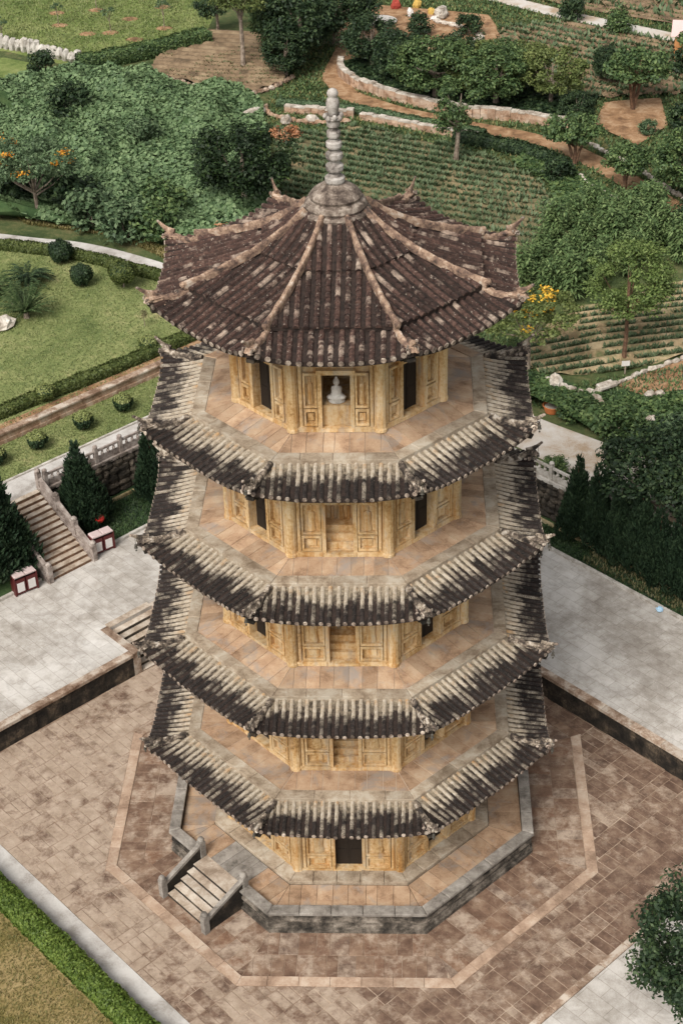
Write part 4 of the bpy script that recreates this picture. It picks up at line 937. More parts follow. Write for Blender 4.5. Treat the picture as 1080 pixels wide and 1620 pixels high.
WALK = 25.1
abq = lambda a0, a1, b0, b1: [W(a0, b0), W(a1, b0), W(a1, b1), W(a0, b1)]
drape('walkway', abq(UA+0.3, WALK, -14, 18), 'path', 0.02, 1.0, PI/4)
drape('lawn', abq(WALK+0.12, 28.36, -14, 18), 'lawn', 0.012, 1.0, PI/4)
drape('lawn', [W(28.6, -14), W(28.6, 15), (-8, 36), (-12.2, 40.4), (-15.7, 42.1), (-18.2, 43.2), (-20.6, 43.7), (-23.2, 44.4), (-40, 47), (-46, 30)], 'lawn', 0.012, 1.0)
ribbon('garden_path', [(-40, 49), (-30, 47.0), (-23.5, 46.1), (-20.9, 45.3), (-18.5, 44.9), (-15.9, 43.8), (-12.4, 41.9), (-9.2, 39.5), (-6, 36)], [(-40, 47.2), (-30, 45.4), (-23.2, 44.6), (-20.6, 43.9), (-18.2, 43.4), (-15.7, 42.3), (-12.2, 40.6), (-9.4, 38.2), (-6.6, 35)], 'path', 0.045)
drape('lawn', [(-60, 84), (-31.3, 82.5), (-23.7, 77.5), (-20.4, 79.5), (-14.7, 83.8), (-13, 120), (-60, 120)], 'lawn2', 0.02, 1.5)
drape('lawn', [(-60, 60), (-34, 68), (-28, 73), (-24.5, 77), (-31.3, 81), (-60, 82)], 'lawn2', 0.02, 1.5)
def furrow(per, amp, ph=0.0, wob=1.1): return lambda X, Y, V: amp*(0.5+0.5*np.sin(2*PI*(V+wob*vn(X, Y, 0.15))/per+ph))+0.06*vn(X, Y, 1.1)
drape('field', [(-18.0, 75.9), (-13.5, 72.5), (-9.7, 70.7), (-7.3, 73.0), (-6.5, 84.5), (-14.5, 86), (-17.8, 79.3)], 'browncrop', 0.25, 0.14, math.radians(-14), furrow(0.9, 0.16), 30)
FC = [(-7.4, 63.2), (-4.0, 62.4), (-1.6, 63.8), (4.6, 60.2), (8.8, 56.4), (11.0, 53.0), (11.3, 50.2), (12.2, 48.0), (8.9, 42.0), (5.5, 40.0), (-1, 42), (-5.5, 48)]
drape('field', FC, 'greenfield', 0.06, 0.16, math.radians(-24), furrow(0.95, 0.20), 30)
FF = [(8.0, 30.5), (10.0, 34.0), (12.3, 36.5), (18.5, 39.5), (24, 41), (23, 32.5), (17.2, 30.6), (13.9, 29.0), (11.2, 28.5), (9.4, 28.5)]
drape('field', FF, 'tanfurrow', -0.04, 0.12, math.radians(14), furrow(0.74, 0.24), 30)
drape('dirt_yard', [(13.2, 27.2), (13.9, 28.3), (17.2, 30.2), (24, 32.2), (24, 27.6), (17.5, 27.3), (14.6, 26.3)], 'soil', 0.03, 0.5)
drape('soil_patch', [(15.4, 63.5), (16.6, 68.2), (20.8, 68.9), (20.6, 63.4), (18.0, 59.8)], 'soil', 0.03, 0.3, 0, lambda X, Y, V: 0.12*vn(X, Y, 0.9))
road_in = [(2, 26.8), (5.5, 23.4), (8.6, 20.3), (11.7, 17.2), (15.5, 13.6), (22, 7)]; road_out = [(4, 28.6), (6.5, 26.2), (9.3, 23.7), (13.2, 20.7), (15.9, 18.3), (24, 11)]
ribbon('upper_road', road_out, road_in, 'road', 0.03)
dp = [(-1.5, 92), (-2.4, 84), (-2.9, 79.5), (-3.6, 74.6), (-2.4, 70.6), (1.1, 67.2), (6.5, 63.8), (10.4, 61.7), (13.3, 59.2), (15.5, 55.8), (17.2, 52.6), (19.5, 48.1), (24, 42)]
ribbon('dirt_path', offset_line(dp, 0.9), offset_line(dp, -0.95), 'soil', 0.06, 90)
tp = [(2, 101), (9.8, 94.8), (15.7, 89.2), (24.2, 82.6), (34, 76)]
ribbon('country_lane', offset_line(tp, 1.0), offset_line(tp, -1.0), 'road', 0.06)
drape('dirt_yard', [(-3.5, 82), (-1, 80.2), (6.0, 80.5), (10, 84), (9, 90), (0, 93), (-4, 90)], 'soil', 0.04, 1.0)
drape('scrub_field', [(3, 73), (9, 80), (10, 86), (16, 87.5), (24, 81), (24, 70), (16, 69), (10, 69.5)], 'browncrop', 0.03, 0.2, math.radians(-38), furrow(1.1, 0.22), 30)
drape('scrub_field', [(14, 93), (25, 85.5), (36, 92), (30, 112), (12, 108)], 'browncrop', 0.03, 0.25, math.radians(-38), furrow(1.2, 0.22), 30)
lawn3 = drape('lawn', abq(-14.0, -11.0, 0, 0.1), 'lawn', 0.0, 1.0) if False else None
sheet('front_lawn', [W(20, CB0-1.05), W(-40, CB0-1.05), W(-40, -60), W(20, -60)], -0.02, 'lawndry')

# ================================================================== PLANTS
def crown_cloud(nc, rad, cen, cr, nl, leaf, rng, shell=0.75, flat=0.8, up=0.7):
    """leaf positions and normals for a crown of clumps inside an ellipsoid"""
    d = rng.normal(size=(nc, 3)); d /= np.linalg.norm(d, axis=1, keepdims=True); r = rng.uniform(0, 1, nc)**(1/3.0)*(1-shell)+shell*rng.uniform(0.72, 1.02, nc)
    c = d*r[:, None]; c[:, 2] = np.where(c[:, 2] < -0.6, c[:, 2]*0.6, c[:, 2]); c = c*np.array(rad)+np.array(cen)
    sz = cr*rng.uniform(0.55, 1.35, nc)
    i = np.repeat(np.arange(nc), nl); g = rng.normal(size=(len(i), 3)); g /= np.linalg.norm(g, axis=1, keepdims=True); g *= (rng.uniform(0, 1, len(i))**0.45)[:, None]
    g[:, 2] *= flat; P = c[i]+g*sz[i][:, None]
    N = g*0.9+np.array([0, 0, up])+rng.normal(size=g.shape)*0.45
    return P, N, c
def branches(tip_pts, h0, r0, bend, rng, nb=7, base=(0, 0, 0), fork=None):
    m = MB(); b = Vector(base); top = Vector((bend[0], bend[1], h0)); fk = Vector((bend[0]*0.6, bend[1]*0.6, h0*(fork or 0.62)))
    m.tube([b-Vector((0, 0, 0.15)), b+(fk-b)*0.4+Vector((0.03, -0.02, 0)), fk, fk+(top-fk)*0.6, top], [r0*1.35, r0, r0*0.8, r0*0.45, r0*0.15], 7)
    idx = rng.choice(len(tip_pts), min(nb, len(tip_pts)), replace=False)
    for j in idx:
        t = Vector(tip_pts[j]); s_ = b+(fk-b)*rng.uniform(0.75, 1.0); mid = s_+(t-s_)*0.5+Vector((0, 0, -0.12*(t-s_).length+rng.uniform(0, .2)))
        m.tube([s_, mid, t], [r0*0.5, r0*0.3, r0*0.08], 5)
    return m
def make_tree(name, P, N, c, leaf, mat, trunk_h, r0, rng, label, cat='tree', bark='bark', bend=(0, 0), nb=7, flowers=None, fork=None, aspect=0.55, trunks=None):
    o = thing(name, (0, 0, 0), label, cat)
    cr = link('crown', leaf_mesh('crown', P, N, leaf*rng.uniform(0.7, 1.3, len(P)), LF[mat], aspect, rng=rng), o)
    if flowers:
        fm, n, fs = flowers; ci = rng.choice(len(c), n); k = np.repeat(ci, 26); Q = c[k]+rng.normal(size=(len(k), 3))*np.array([0.20, 0.20, 0.10])+np.array([0, 0, 0.30])
        link('blossom', leaf_mesh('blossom', Q, rng.normal(size=Q.shape)*0.5+np.array([0, 0, 1.0]), fs, LF[fm], 0.8, rng=rng), o)
    tm = branches(c, trunk_h, r0, bend, rng, nb, fork=fork)
    if trunks:
        for bx, by, ex, ey, ez in trunks: tm.tube([(0, 0, 0), (bx, by, ez*0.5), (ex, ey, ez)], [r0, r0*0.8, r0*0.4], 6)
    tm.build('trunk', bark, o); return o
def place(o, x, y, z=None, rz=0.0, sc=1.0):
    o.location = (x, y, float(HT(x, y)) if z is None else z); o.rotation_euler = (0, 0, rz); o.scale = (sc, sc, sc) if not hasattr(sc, '__len__') else sc; return o
def dup(o, label, group=None):
    r = o.copy(); COL.objects.link(r); r['label'] = label
    if group: r['group'] = group
    for ch in list(o.children):
        c = ch.copy(); COL.objects.link(c); c.parent = r
    return r
rg = lambda s: np.random.default_rng(s)

# --- broadleaf trees
r = rg(1); P, N, c = crown_cloud(70, (2.9, 2.4, 2.1), (0, 0, 3.4), 0.75, 150, 0.2, r)
t = make_tree('broadleaf_tree', P, N, c, 0.24, 'vdark', 4.2, 0.20, r, 'dense dark green tree standing just behind the pagoda roof, left side'); place(t, -8.2, 48.8, sc=1.08)
TD = t
r = rg(2); P, N, c = crown_cloud(100, (3.6, 2.4, 2.3), (0, 0, 3.1), 0.62, 120, 0.2, r)
TB1 = make_tree('broadleaf_tree', P, N, c, 0.26, 'mid', 4.0, 0.22, r, 'bushy tree overhanging the curved stone wall, nearest the spire'); place(TB1, 4.2, 68.9, sc=0.92); r = rg(22); P, N, c = crown_cloud(80, (3.2, 2.3, 2.2), (0, 0, 3.2), 0.6, 110, 0.2, r); TL1 = make_tree('broadleaf_tree', P, N, c, 0.25, 'light', 4.0, 0.2, r, 'yellowish green tree in the middle of the thicket'); place(TL1, 7.0, 69.6, sc=0.8)
r = rg(21); P, N, c = crown_cloud(80, (2.7, 2.2, 2.0), (0, 0, 2.9), 0.7, 110, 0.2, r)
TB2 = make_tree('broadleaf_tree', P, N, c, 0.26, 'dark', 3.6, 0.2, r, 'dark bushy tree at the top of the dirt path'); place(TB2, -0.6, 76.5, sc=0.85)
for (x, y, src, sc, rz, lab) in [
    (8.6, 67.6, TB1, 0.9, 1.2, 'second bushy tree right of the curved stone wall bend'),
    (12.6, 67.2, TL1, 0.85, 2.7, 'broad bushy tree at right end of the thicket above the path'),
    (6.2, 71.0, TB2, 0.9, 0.7, 'dark tree at the back of the thicket, below the dirt yard'),
    (10.8, 70.0, TL1, 0.75, 4.2, 'bright topped tree at back of thicket beside the scrub field'),
    (1.6, 72.4, TB2, 0.9, 2.1, 'low dark tree at left end of thicket beside dirt path'),
    (-6.2, 78.0, TB2, 1.25, 1.0, 'very dark tall tree between the brown field and the dirt path'),
    (-3.6, 82.5, TB2, 1.15, 3.0, 'dark tree at the top edge, left of the coloured bundles'),
    (-8.0, 80.8, TB1, 0.95, 5.0, 'dark tree behind the brown field beside the pale trunk'),
    (-7.2, 74.8, TB2, 0.75, 4.1, 'low rounded dark tree at the corner of the brown field'),
    (20.6, 50.6, TB1, 0.9, 0.4, 'large spreading tree at right edge above the orange path'),
    (22.4, 53.5, TB2, 1.0, 2.4, 'tree cut by right edge behind the orange path'),
    (17.4, 72.4, TB2, 0.6, 1.8, 'green bush-like tree behind the orange soil patch, right'),
    (14.2, 63.6, TB2, 0.5, 5.2, 'small tree left of the orange soil patch')]:
    place(dup(src, lab, 'broadleaf trees around the fields'), x, y, rz=rz, sc=sc)
r = rg(3); P, N, c = crown_cloud(34, (1.9, 1.6, 0.95), (0, 0, 2.55), 0.55, 130, 0.2, r, flat=0.6)
TS = make_tree('spreading_tree', P, N, c, 0.24, 'mid', 2.6, 0.12, r, 'small round-topped tree beside the bend of the orange path', bark='barkred', trunks=[(0.3, 0, 0.8, 0.1, 2.2), (-0.3, 0.1, -0.7, 0, 2.2)]); place(TS, 13.4, 56.3)
for x, y, sc, rz, lab in [(16.3, 52.1, 0.85, 2.0, 'small tree with leaning trunks between the two stone edges of the orange path'), (18.5, 66.8, 1.25, 4.0, 'umbrella-shaped tree with forked trunk on the orange soil patch'), (24.5, 75.5, 0.9, 3.1, 'round tree below the orange hut at right edge')]:
    place(dup(TS, lab, 'broadleaf trees around the fields'), x, y, rz=rz, sc=sc)
# light green tree by the furrowed field
r = rg(4); P, N, c = crown_cloud(110, (2.35, 2.1, 2.35), (0, 0, 4.6), 0.55, 110, 0.15, r, 0.7, 0.6)
t = make_tree('garden_tree', P, N, c, 0.17, 'fresh', 5.2, 0.11, r, 'light green feathery tree with slim brown trunk beside the furrowed field', bark='barkred', nb=10); place(t, 13.9, 30.4)
# flame trees
r = rg(5); P, N, c = crown_cloud(64, (3.4, 2.7, 1.1), (0, 0, 4.2), 0.62, 120, 0.15, r, 0.6, 0.45)
t = make_tree('flame_tree', P, N, c, 0.20, 'blue', 4.0, 0.14, r, 'flame tree with orange blossoms beside the garden path, far left', nb=12, flowers=('orange', 14, 0.17), fork=0.55); place(t, -21.4, 48.0)
r = rg(6); P, N, c = crown_cloud(56, (2.9, 2.3, 1.2), (0, 0, 3.5), 0.55, 110, 0.15, r, 0.6, 0.5)
t = make_tree('flame_tree', P, N, c, 0.19, 'light', 3.4, 0.12, r, 'flame tree with yellow orange blossoms right behind the pagoda eaves', nb=10, flowers=('yellow', 13, 0.17)); place(t, 8.6, 29.0)
# slim trees
r = rg(7); P, N, c = crown_cloud(34, (1.3, 1.3, 2.2), (0, 0, 4.0), 0.55, 80, 0.15, r, 0.5)
t = make_tree('slim_tree', P, N, c, 0.22, 'mid', 5.0, 0.16, r, 'slim tree with ragged crown standing alone in the crop field', nb=8, bend=(0.35, 0)); place(t, 5.4, 56.6)
r = rg(8); P, N, c = crown_cloud(60, (2.6, 2.2, 1.8), (0, 0, 6.2), 0.7, 70, 0.15, r, 0.6)
t = make_tree('slim_tree', P, N, c, 0.24, 'light', 6.0, 0.17, r, 'tall tree with pale straight trunk rising from the brown field', nb=8, fork=0.75); place(t, -10.7, 77.0)
r = rg(81); P, N, c = crown_cloud(30, (1.7, 1.5, 1.5), (0, 0, 2.6), 0.6, 90, 0.15, r)
t = make_tree('slim_tree', P, N, c, 0.24, 'dark', 3.2, 0.13, r, 'dark small tree at the corner of the upper lawn and brown field'); place(t, -13.6, 86.0)
# saplings on the upper lawn, each in its ring of bare earth
r = rg(9); P, N, c = crown_cloud(10, (0.9, 0.8, 0.4), (0, 0, 1.9), 0.35, 26, 0.15, r, 0.5, 0.5)
SA = make_tree('sapling', P, N, c, 0.17, 'blue', 1.9, 0.035, r, 'x', nb=6)
sl_ = [(-27.5, 88.8, 'sapling with wispy crown above the white stone row'), (-22.7, 86.6, 'sapling near the middle of the upper lawn'), (-24.9, 93.0, 'dark sapling at top edge of the upper lawn'), (-31.5, 85.0, 'sapling close behind the white stone row, far left'), (-19.2, 93.6, 'sapling at top of the lawn, right part'), (-18.3, 87.6, 'sapling on the right of the upper lawn near the dark tree')]
for i, (x, y, lab) in enumerate(sl_):
    q = SA if i == 0 else dup(SA, lab); q['label'] = lab; q['group'] = 'saplings on the upper lawn'; place(q, x, y, rz=i*1.3, sc=0.85+0.1*(i % 3))
for i, (x, y) in enumerate([(-27.4, 88.7), (-22.7, 86.5), (-24.9, 92.9), (-31.6, 84.9), (-19.2, 93.5), (-18.3, 87.5), (-21.6, 90.2), (-24.6, 86.3), (-20.4, 84.6), (-28.3, 92.2)]):
    m = MB(); m.lathe([(0.75, 0.0), (0.6, 0.06), (0.2, 0.10), (0.02, 0.10)], 12, (0, 0, 0), sy=0.8); m.build('soil_ring', 'soil', None, kind='structure', loc=(x, y, 4.015))

# --- conifers
def conifer_mesh(h, rad, n, rng):
    V = []; K = 34
    for i in range(K):                                   # a bundle of flame-shaped sprays
        if i == 0: cx = cy = 0; b0, hh, rr0 = 0.3, h-0.3, rad*0.40
        else:
            a = i*2.4; t = (i/K)**0.6; q = rad*(0.30+0.62*t)*rng.uniform(0.85, 1.1); cx, cy = q*math.cos(a), q*math.sin(a); b0 = rng.uniform(0.1, 0.5)+(1-t)*1.2; hh = (h*(1.02-0.62*t)-b0)*rng.uniform(0.8, 1.05); rr0 = rad*0.34*rng.uniform(0.8, 1.2)
        m_ = n//K; t = rng.uniform(0, 1, m_)**1.15; a = rng.uniform(0, 2*PI, m_); rr = rr0*np.minimum(1, 0.5+t*3)*(1-t)**0.7*rng.uniform(0.5, 1.1, m_)**0.6; lean = 0.25
        P = np.stack([cx*(1-lean*t)+rr*np.cos(a), cy*(1-lean*t)+rr*np.sin(a), b0+t*hh], 1)
        d = np.stack([np.cos(a)*0.4, np.sin(a)*0.4, np.full(m_, 1.0)], 1)+rng.normal(size=(m_, 3))*0.25; d /= np.linalg.norm(d, axis=1, keepdims=True)
        V.append(blades(P, rng.uniform(0.2, 0.45, m_), rng.uniform(0.08, 0.16, m_), 0, rng, d))
    return np.concatenate(V)
r = rg(10); V = conifer_mesh(4.7, 1.15, 13000, r); o = thing('conifer', (0, 0, 0), 'dark cone-shaped conifer right beside the long staircase', 'conifer', 'conifers in the beds')
link('crown', quads('crown', V, LF['conifer']), o); MB().tube([(0, 0, -0.1), (0.02, 0, 2.0), (0, 0.03, 4.2)], [0.11, 0.08, 0.02], 6).build('trunk', 'barkred', o)
CN = o; place(CN, -13.55, 17.6, TZ+0.05)
for x, y, sc, rz, lab in [(-10.5, 20.0, (0.8, 0.8, 0.86), 1, 'conifer half hidden behind the left eaves of the pagoda'), (-16.9, 13.6, (1.45, 1.45, 1.2), 2, 'large conifer cut by left edge, left of the long staircase'), (-18.6, 11.6, (1.1, 1.1, 1.0), 5, 'conifer at far left edge above the waste bins'),
                           (10.15, 16.4, (0.70, 0.70, 0.98), 3, 'pointed conifer in the right bed nearest the pagoda'), (11.95, 14.6, (0.70, 0.70, 0.92), 4, 'second conifer in the right bed, left of the big tree'), (13.6, 13.0, (0.72, 0.72, 0.85), 0.5, 'conifer under the big tree in the right bed'), (11.05, 15.6, (0.68, 0.68, 1.0), 1.1, 'tall conifer squeezed between two others in the right bed, near the road'), (12.8, 13.85, (0.70, 0.70, 1.0), 5.1, 'tall dark conifer beneath left side of the big tree'), (14.4, 12.25, (0.72, 0.72, 0.95), 3.6, 'dark conifer beneath right side of the big tree'),
                           (15.2, 11.45, (0.72, 0.72, 0.9), 2.5, 'rightmost conifer in the right bed at the frame edge')]:
    place(dup(CN, lab, 'conifers in the beds'), x, y, TZ+0.05, rz, sc)
# big tree on the right and the tree in the bottom right corner
r = rg(11); P, N, c = crown_cloud(110, (3.1, 2.5, 2.0), (0.2, 0.6, 4.3), 0.65, 130, 0.2, r)
t = make_tree('broadleaf_tree', P, N, c, 0.23, 'dark', 4.6, 0.2, r, 'big dark green tree at right edge above the rock wall', nb=9); place(t, 13.9, 15.2, TZ+0.05)
r = rg(12); P, N, c = crown_cloud(170, (2.5, 2.3, 3.6), (0.3, 0, 4.9), 0.5, 140, 0.15, r, 0.7)
t = make_tree('broadleaf_tree', P, N, c, 0.17, 'dark', 6.6, 0.16, r, 'tree with dark glossy leaves in the bottom right corner', nb=10); place(t, 11.75, -11.6, 0.0)

# --- clipped shrubs, balls, palms
def shrub(name, rad, h, mat, topmat, n, leaf, seed, label, group, x, y, z=None, stem=0.12, topfrac=0.0, rz=0.0):
    r = rg(seed); o = thing(name, (0, 0, 0), label, 'shrub', group); d = r.normal(size=(n, 3)); d /= np.linalg.norm(d, axis=1, keepdims=True)
    q = r.uniform(0.82, 1.03, n)[:, None]*(1+0.10*np.sin(d[:, :1]*7+d[:, 1:2]*5)); P = d*q*np.array([rad, rad, h/2])+np.array([0, 0, stem+h/2]); N = d+r.normal(size=d.shape)*0.5
    top = d[:, 2] > (1-topfrac*2) if topfrac else np.zeros(n, bool)
    link('foliage', leaf_mesh('foliage', P[~top], N[~top], leaf*r.uniform(0.7, 1.3, int((~top).sum())), LF[mat], rng=r), o)
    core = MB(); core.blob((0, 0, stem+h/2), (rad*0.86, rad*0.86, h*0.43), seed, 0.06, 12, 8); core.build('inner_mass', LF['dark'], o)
    if top.any(): link('pale_tips', leaf_mesh('pale_tips', P[top]*np.array([1, 1, 1.02]), N[top], leaf*r.uniform(0.7, 1.3, int(top.sum())), LF[topmat], rng=r), o)
    MB().tube([(0, 0, -0.05), (0.01, 0, stem+h*0.3)], [0.05, 0.03], 6).build('stem', 'bark', o)
    return place(o, x, y, z, rz)
shrub('ball_shrub', 0.72, 1.35, 'dark', None, 2600, 0.13, 31, 'round dark green ball shrub touching the path hedge', 'ball shrubs on the lawn', -18.8, 41.8)
shrub('ball_shrub', 0.66, 1.25, 'dark', None, 2400, 0.13, 32, 'round dark ball shrub on open lawn, middle one of three', 'ball shrubs on the lawn', -17.0, 38.6)
shrub('ball_shrub', 0.86, 1.30, 'hedge2', None, 2600, 0.13, 33, 'yellowish olive ball shrub on short stem nearest the pagoda', 'ball shrubs on the lawn', -14.5, 38.4, stem=0.35)
for i, (x, y, lab) in enumerate([(-18.2, 19.8, 'clipped pot-shaped shrub at the left frame edge by the walkway'), (-16.4, 21.3, 'clipped pale-topped shrub below the low brown wall, left one of three'), (-14.4, 23.2, 'clipped pale-topped shrub below the low brown wall, middle one of three'), (-12.6, 25.0, 'clipped pale-topped shrub below the low brown wall, nearest the pagoda')]):
    shrub('clipped_shrub', 0.52, 0.90, 'dark', 'pale', 1900, 0.11, 40+i, lab, 'clipped shrubs along the walkway', x, y, 3.41, 0.1, 0.34)
shrub('clipped_shrub', 0.55, 0.80, 'hedge2', 'pale', 1500, 0.11, 46, 'pale-topped shrub growing out of the lawn-edge hedge, left', 'pale shrubs in the hedge', -16.6, 25.1, None, 0.1, 0.3)
shrub('clipped_shrub', 0.60, 0.85, 'hedge2', 'pale', 1500, 0.11, 47, 'pale-topped shrub growing out of the lawn-edge hedge beside the eaves', 'pale shrubs in the hedge', -11.9, 30.4, None, 0.1, 0.3)
def frond_plant(name, n, L, mat, seed, label, x, y, arch=0.9, wid=0.5, rise=0.9):
    r = rg(seed); o = thing(name, (0, 0, 0), label, 'palm', 'palms on the lawn'); V = []
    for i in range(n):
        a = r.uniform(0, 2*PI); el = r.uniform(0.15, 1.0)*rise+0.1; l = L*r.uniform(0.75, 1.15); d = np.array([math.cos(a), math.sin(a), 0]); s = np.array([-d[1], d[0], 0]); K = 12
        for k in range(K):
            t = (k+1)/K; p = d*l*t*math.cos(el)+np.array([0, 0, 0.4+l*(t*math.sin(el)*1.4-arch*0.55*t*t)])
            for sg in (-1, 1):
                tip = p+s*sg*wid*l*0.30*(1-0.6*t)+d*0.12*l*0.8+np.array([0, 0, -0.04]); w_ = d*0.06*l
                V.append([p-w_*0.5, p+w_, tip, p-w_*0.2])
    link('fronds', quads('fronds', np.array(V), LF[mat]), o); MB().tube([(0, 0, -0.1), (0, 0, 0.45)], [0.2, 0.13], 7).build('stem', 'bark', o)
    return place(o, x, y)
frond_plant('palm', 110, 1.75, 'palm', 51, 'spiky light palm on the lawn, lowest of the cluster', -19.5, 34.5, 0.55, 0.35, 1.2)
frond_plant('palm', 80, 1.6, 'dark', 52, 'dark feathery palm at back of the lawn cluster', -20.2, 38.6, 1.1)
frond_plant('palm', 80, 1.6, 'palm', 53, 'feathery palm cut by left edge of the frame', -22.0, 37.2, 1.0)
frond_plant('palm', 40, 1.3, 'palm', 54, 'small palm in the middle of the lawn cluster', -20.6, 36.2, 1.0)
r = rg(55); P, N, c = crown_cloud(5, (0.18, 0.18, 0.35), (0, 0, 0.75), 0.16, 40, 0.1, r); t = make_tree('sapling', P, N, c, 0.1, 'drycrop', 0.9, 0.02, r, 'tiny yellowish sapling alone on the lawn by the roof corner', nb=2); place(t, -12.6, 33.4)

# --- hedges
def hedge(label, pts, wd, h, mat, dens, leaf, seed, n=40, group='clipped hedges', z=None):
    r = rg(seed); L = smooth_line(pts, n); d = np.gradient(L, axis=0); d /= np.linalg.norm(d, axis=1, keepdims=True); nr = np.stack([-d[:, 1], d[:, 0]], 1)
    o = thing('hedge', (0, 0, 0), label, 'hedge', group); length = np.hypot(*np.diff(L, axis=0).T).sum(); N_ = int(length*dens)
    t = r.uniform(0, n-1.001, N_); i = t.astype(int); f = (t-i)[:, None]; c = L[i]*(1-f)+L[i+1]*f; nn = nr[i]
    a = r.uniform(-0.75, PI+0.75, N_); bm = (1+0.16*(vn(c[:, 0], c[:, 1], 1.6)-0.5)+0.10*(vn(c[:, 0]+9, c[:, 1], 4.0)-0.5))*r.uniform(0.86, 1.06, N_)
    ca, sa = np.cos(a), np.sin(a); sq = 1/np.maximum(np.maximum(abs(ca), abs(sa)), 0.78)*0.86
    off = ca*sq*wd/2*bm; zz = np.maximum(0.04, h*(0.45+sa*sq*0.55)*bm)
    X = c[:, 0]+nn[:, 0]*off; Y = c[:, 1]+nn[:, 1]*off; g0 = HT(X, Y) if z is None else z
    Nv = np.stack([nn[:, 0]*ca, nn[:, 1]*ca, sa+0.2], 1)+r.normal(size=(N_, 3))*0.5
    link('foliage', leaf_mesh('foliage', np.stack([X, Y, g0+zz], 1), Nv, leaf*r.uniform(0.6, 1.35, N_), LF[mat], rng=r), o)
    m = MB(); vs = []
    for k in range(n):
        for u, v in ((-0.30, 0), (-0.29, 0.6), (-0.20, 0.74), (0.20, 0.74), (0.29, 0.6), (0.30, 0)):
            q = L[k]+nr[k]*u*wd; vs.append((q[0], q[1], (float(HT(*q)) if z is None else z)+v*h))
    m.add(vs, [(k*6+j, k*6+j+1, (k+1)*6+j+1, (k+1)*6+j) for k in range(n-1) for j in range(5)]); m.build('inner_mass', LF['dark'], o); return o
hb = (CB0-1.02-11.6-2.62)/2
hedge('bright green clipped hedge along the white pavement, bottom left', [W(9, -13.08), W(2, -13.08), W(-7, -13.08)], 1.0, 0.75, 'hedge', 2300, 0.13, 61, 60, z=-0.02)
hedge('clipped olive hedge between lawn and pale garden path', [(-34, 46.1), (-26, 44.6), (-23.0, 43.9), (-20.1, 43.2), (-16.8, 42.0), (-14.7, 40.8), (-12.2, 39.6), (-9, 37.0)], 0.75, 0.62, 'hedge2', 1000, 0.15, 62)
hedge('low hedge at lawn edge above the low brown wall', [(-24, 18.5), (-18.9, 23.3), (-17.0, 25.1), (-15.2, 26.6), (-13.5, 28.2), (-11.2, 30.4), (-9, 32.6)], 0.85, 0.55, 'hedge2', 1050, 0.15, 63)
hedge('unclipped dark hedge between upper lawn and creeper slope', [(-23.8, 77.2), (-20.4, 79.0), (-17, 81.4), (-14.2, 83.6)], 1.6, 1.2, 'mid', 900, 0.22, 64)
hedge('green hedge between the two stone edges of the hillside path', [(-7.4, 68.6), (-4.5, 67.6), (-1.4, 66.9), (1.4, 65.2), (4.6, 63.4), (7.6, 61.8)], 0.9, 0.55, 'blue', 700, 0.18, 65)
hedge('dark bank of shrubs below the orange path', [(5.5, 61.0), (7.8, 60.0), (10.5, 58.2), (12.3, 55.8)], 1.3, 0.8, 'dark', 700, 0.2, 66)

# --- creepers and wild growth (uncountable)
CRP = [(-40, 50), (-30, 48.5), (-23, 47.6), (-19, 46.6), (-15, 45.2), (-11, 43.2), (-8, 42), (-6.2, 48), (-7.0, 55), (-7.8, 62), (-8.4, 67), (-9.6, 70.4), (-13.6, 72.0), (-18.2, 75.2), (-23, 76.6), (-28, 72.5), (-34, 67.5), (-42, 66)]
def mound(X, Y, V=None): return 0.9*vn(X, Y, 0.22)**2+1.5*vn(X+31, Y, 0.42)**2.5+0.75*vn(X, Y+17, 1.05)**1.5
def creeper(name, poly, n, leaf, mat, label_mat, bump, seed, off=0.03, step=0.5):
    base = drape(name, poly, label_mat, off, step, 0, bump, 60, kind='stuff'); r = rg(seed); X, Y = scatter(poly, n, r); e = 0.25
    Z = HT(X, Y)+bump(X, Y, Y); gx = (bump(X+e, Y, Y)-bump(X-e, Y, Y))/(2*e); gy = (bump(X, Y+e, Y+e)-bump(X, Y-e, Y-e))/(2*e)
    P = np.stack([X, Y, Z+off+r.uniform(0.0, 0.20, n)], 1); N = np.stack([-gx, -gy, np.ones(n)], 1)+r.normal(size=(n, 3))*0.42
    link('leaves', leaf_mesh('leaves', P, N, leaf*r.uniform(0.6, 1.4, n), LF[mat], 0.8, rng=r), base, kind='stuff'); return base
creeper('creepers', CRP, 64000, 0.27, 'creeper', 'creeperbed', mound, 71)
GR = [(5.5, 27.5), (9.3, 24.0), (13.3, 20.9), (16.2, 18.4), (24, 12.5), (24, 26.8), (17, 26.6), (13.8, 25.9), (12.6, 26.2), (9.6, 28.2), (7.5, 29.5)]
creeper('ground_cover', GR, 30000, 0.22, 'mid', 'creeperbed', lambda X, Y, V=None: (0.85*vn(X+5, Y, 0.5)**1.5+0.30*vn(X, Y, 1.5))*(1-ss(25.0, 26.2, Y)), 72, 0.01, 0.4)
WG = [(10.6, 58.6), (12.4, 56.2), (14.4, 52.8), (16.4, 49.0), (20, 43.5), (14, 43.5), (12.6, 48.4), (11.6, 50.4), (11.4, 53.2), (9.2, 56.6)]
creeper('undergrowth', WG, 14000, 0.26, 'mid', 'wild', lambda X, Y, V=None: 0.3*vn(X, Y, 0.6), 73, 0.02, 0.5)
TH = [(-3.0, 76), (-1.9, 73.0), (0.4, 70.4), (3.2, 68.3), (6.7, 66.0), (10.8, 65.0), (14.0, 63.4), (15.4, 66), (16.2, 69), (10, 72), (4, 77), (0, 79)]
creeper('undergrowth', TH, 16000, 0.28, 'dark', 'wild', lambda X, Y, V=None: 0.8*vn(X, Y, 0.4), 74, 0.02, 0.5)
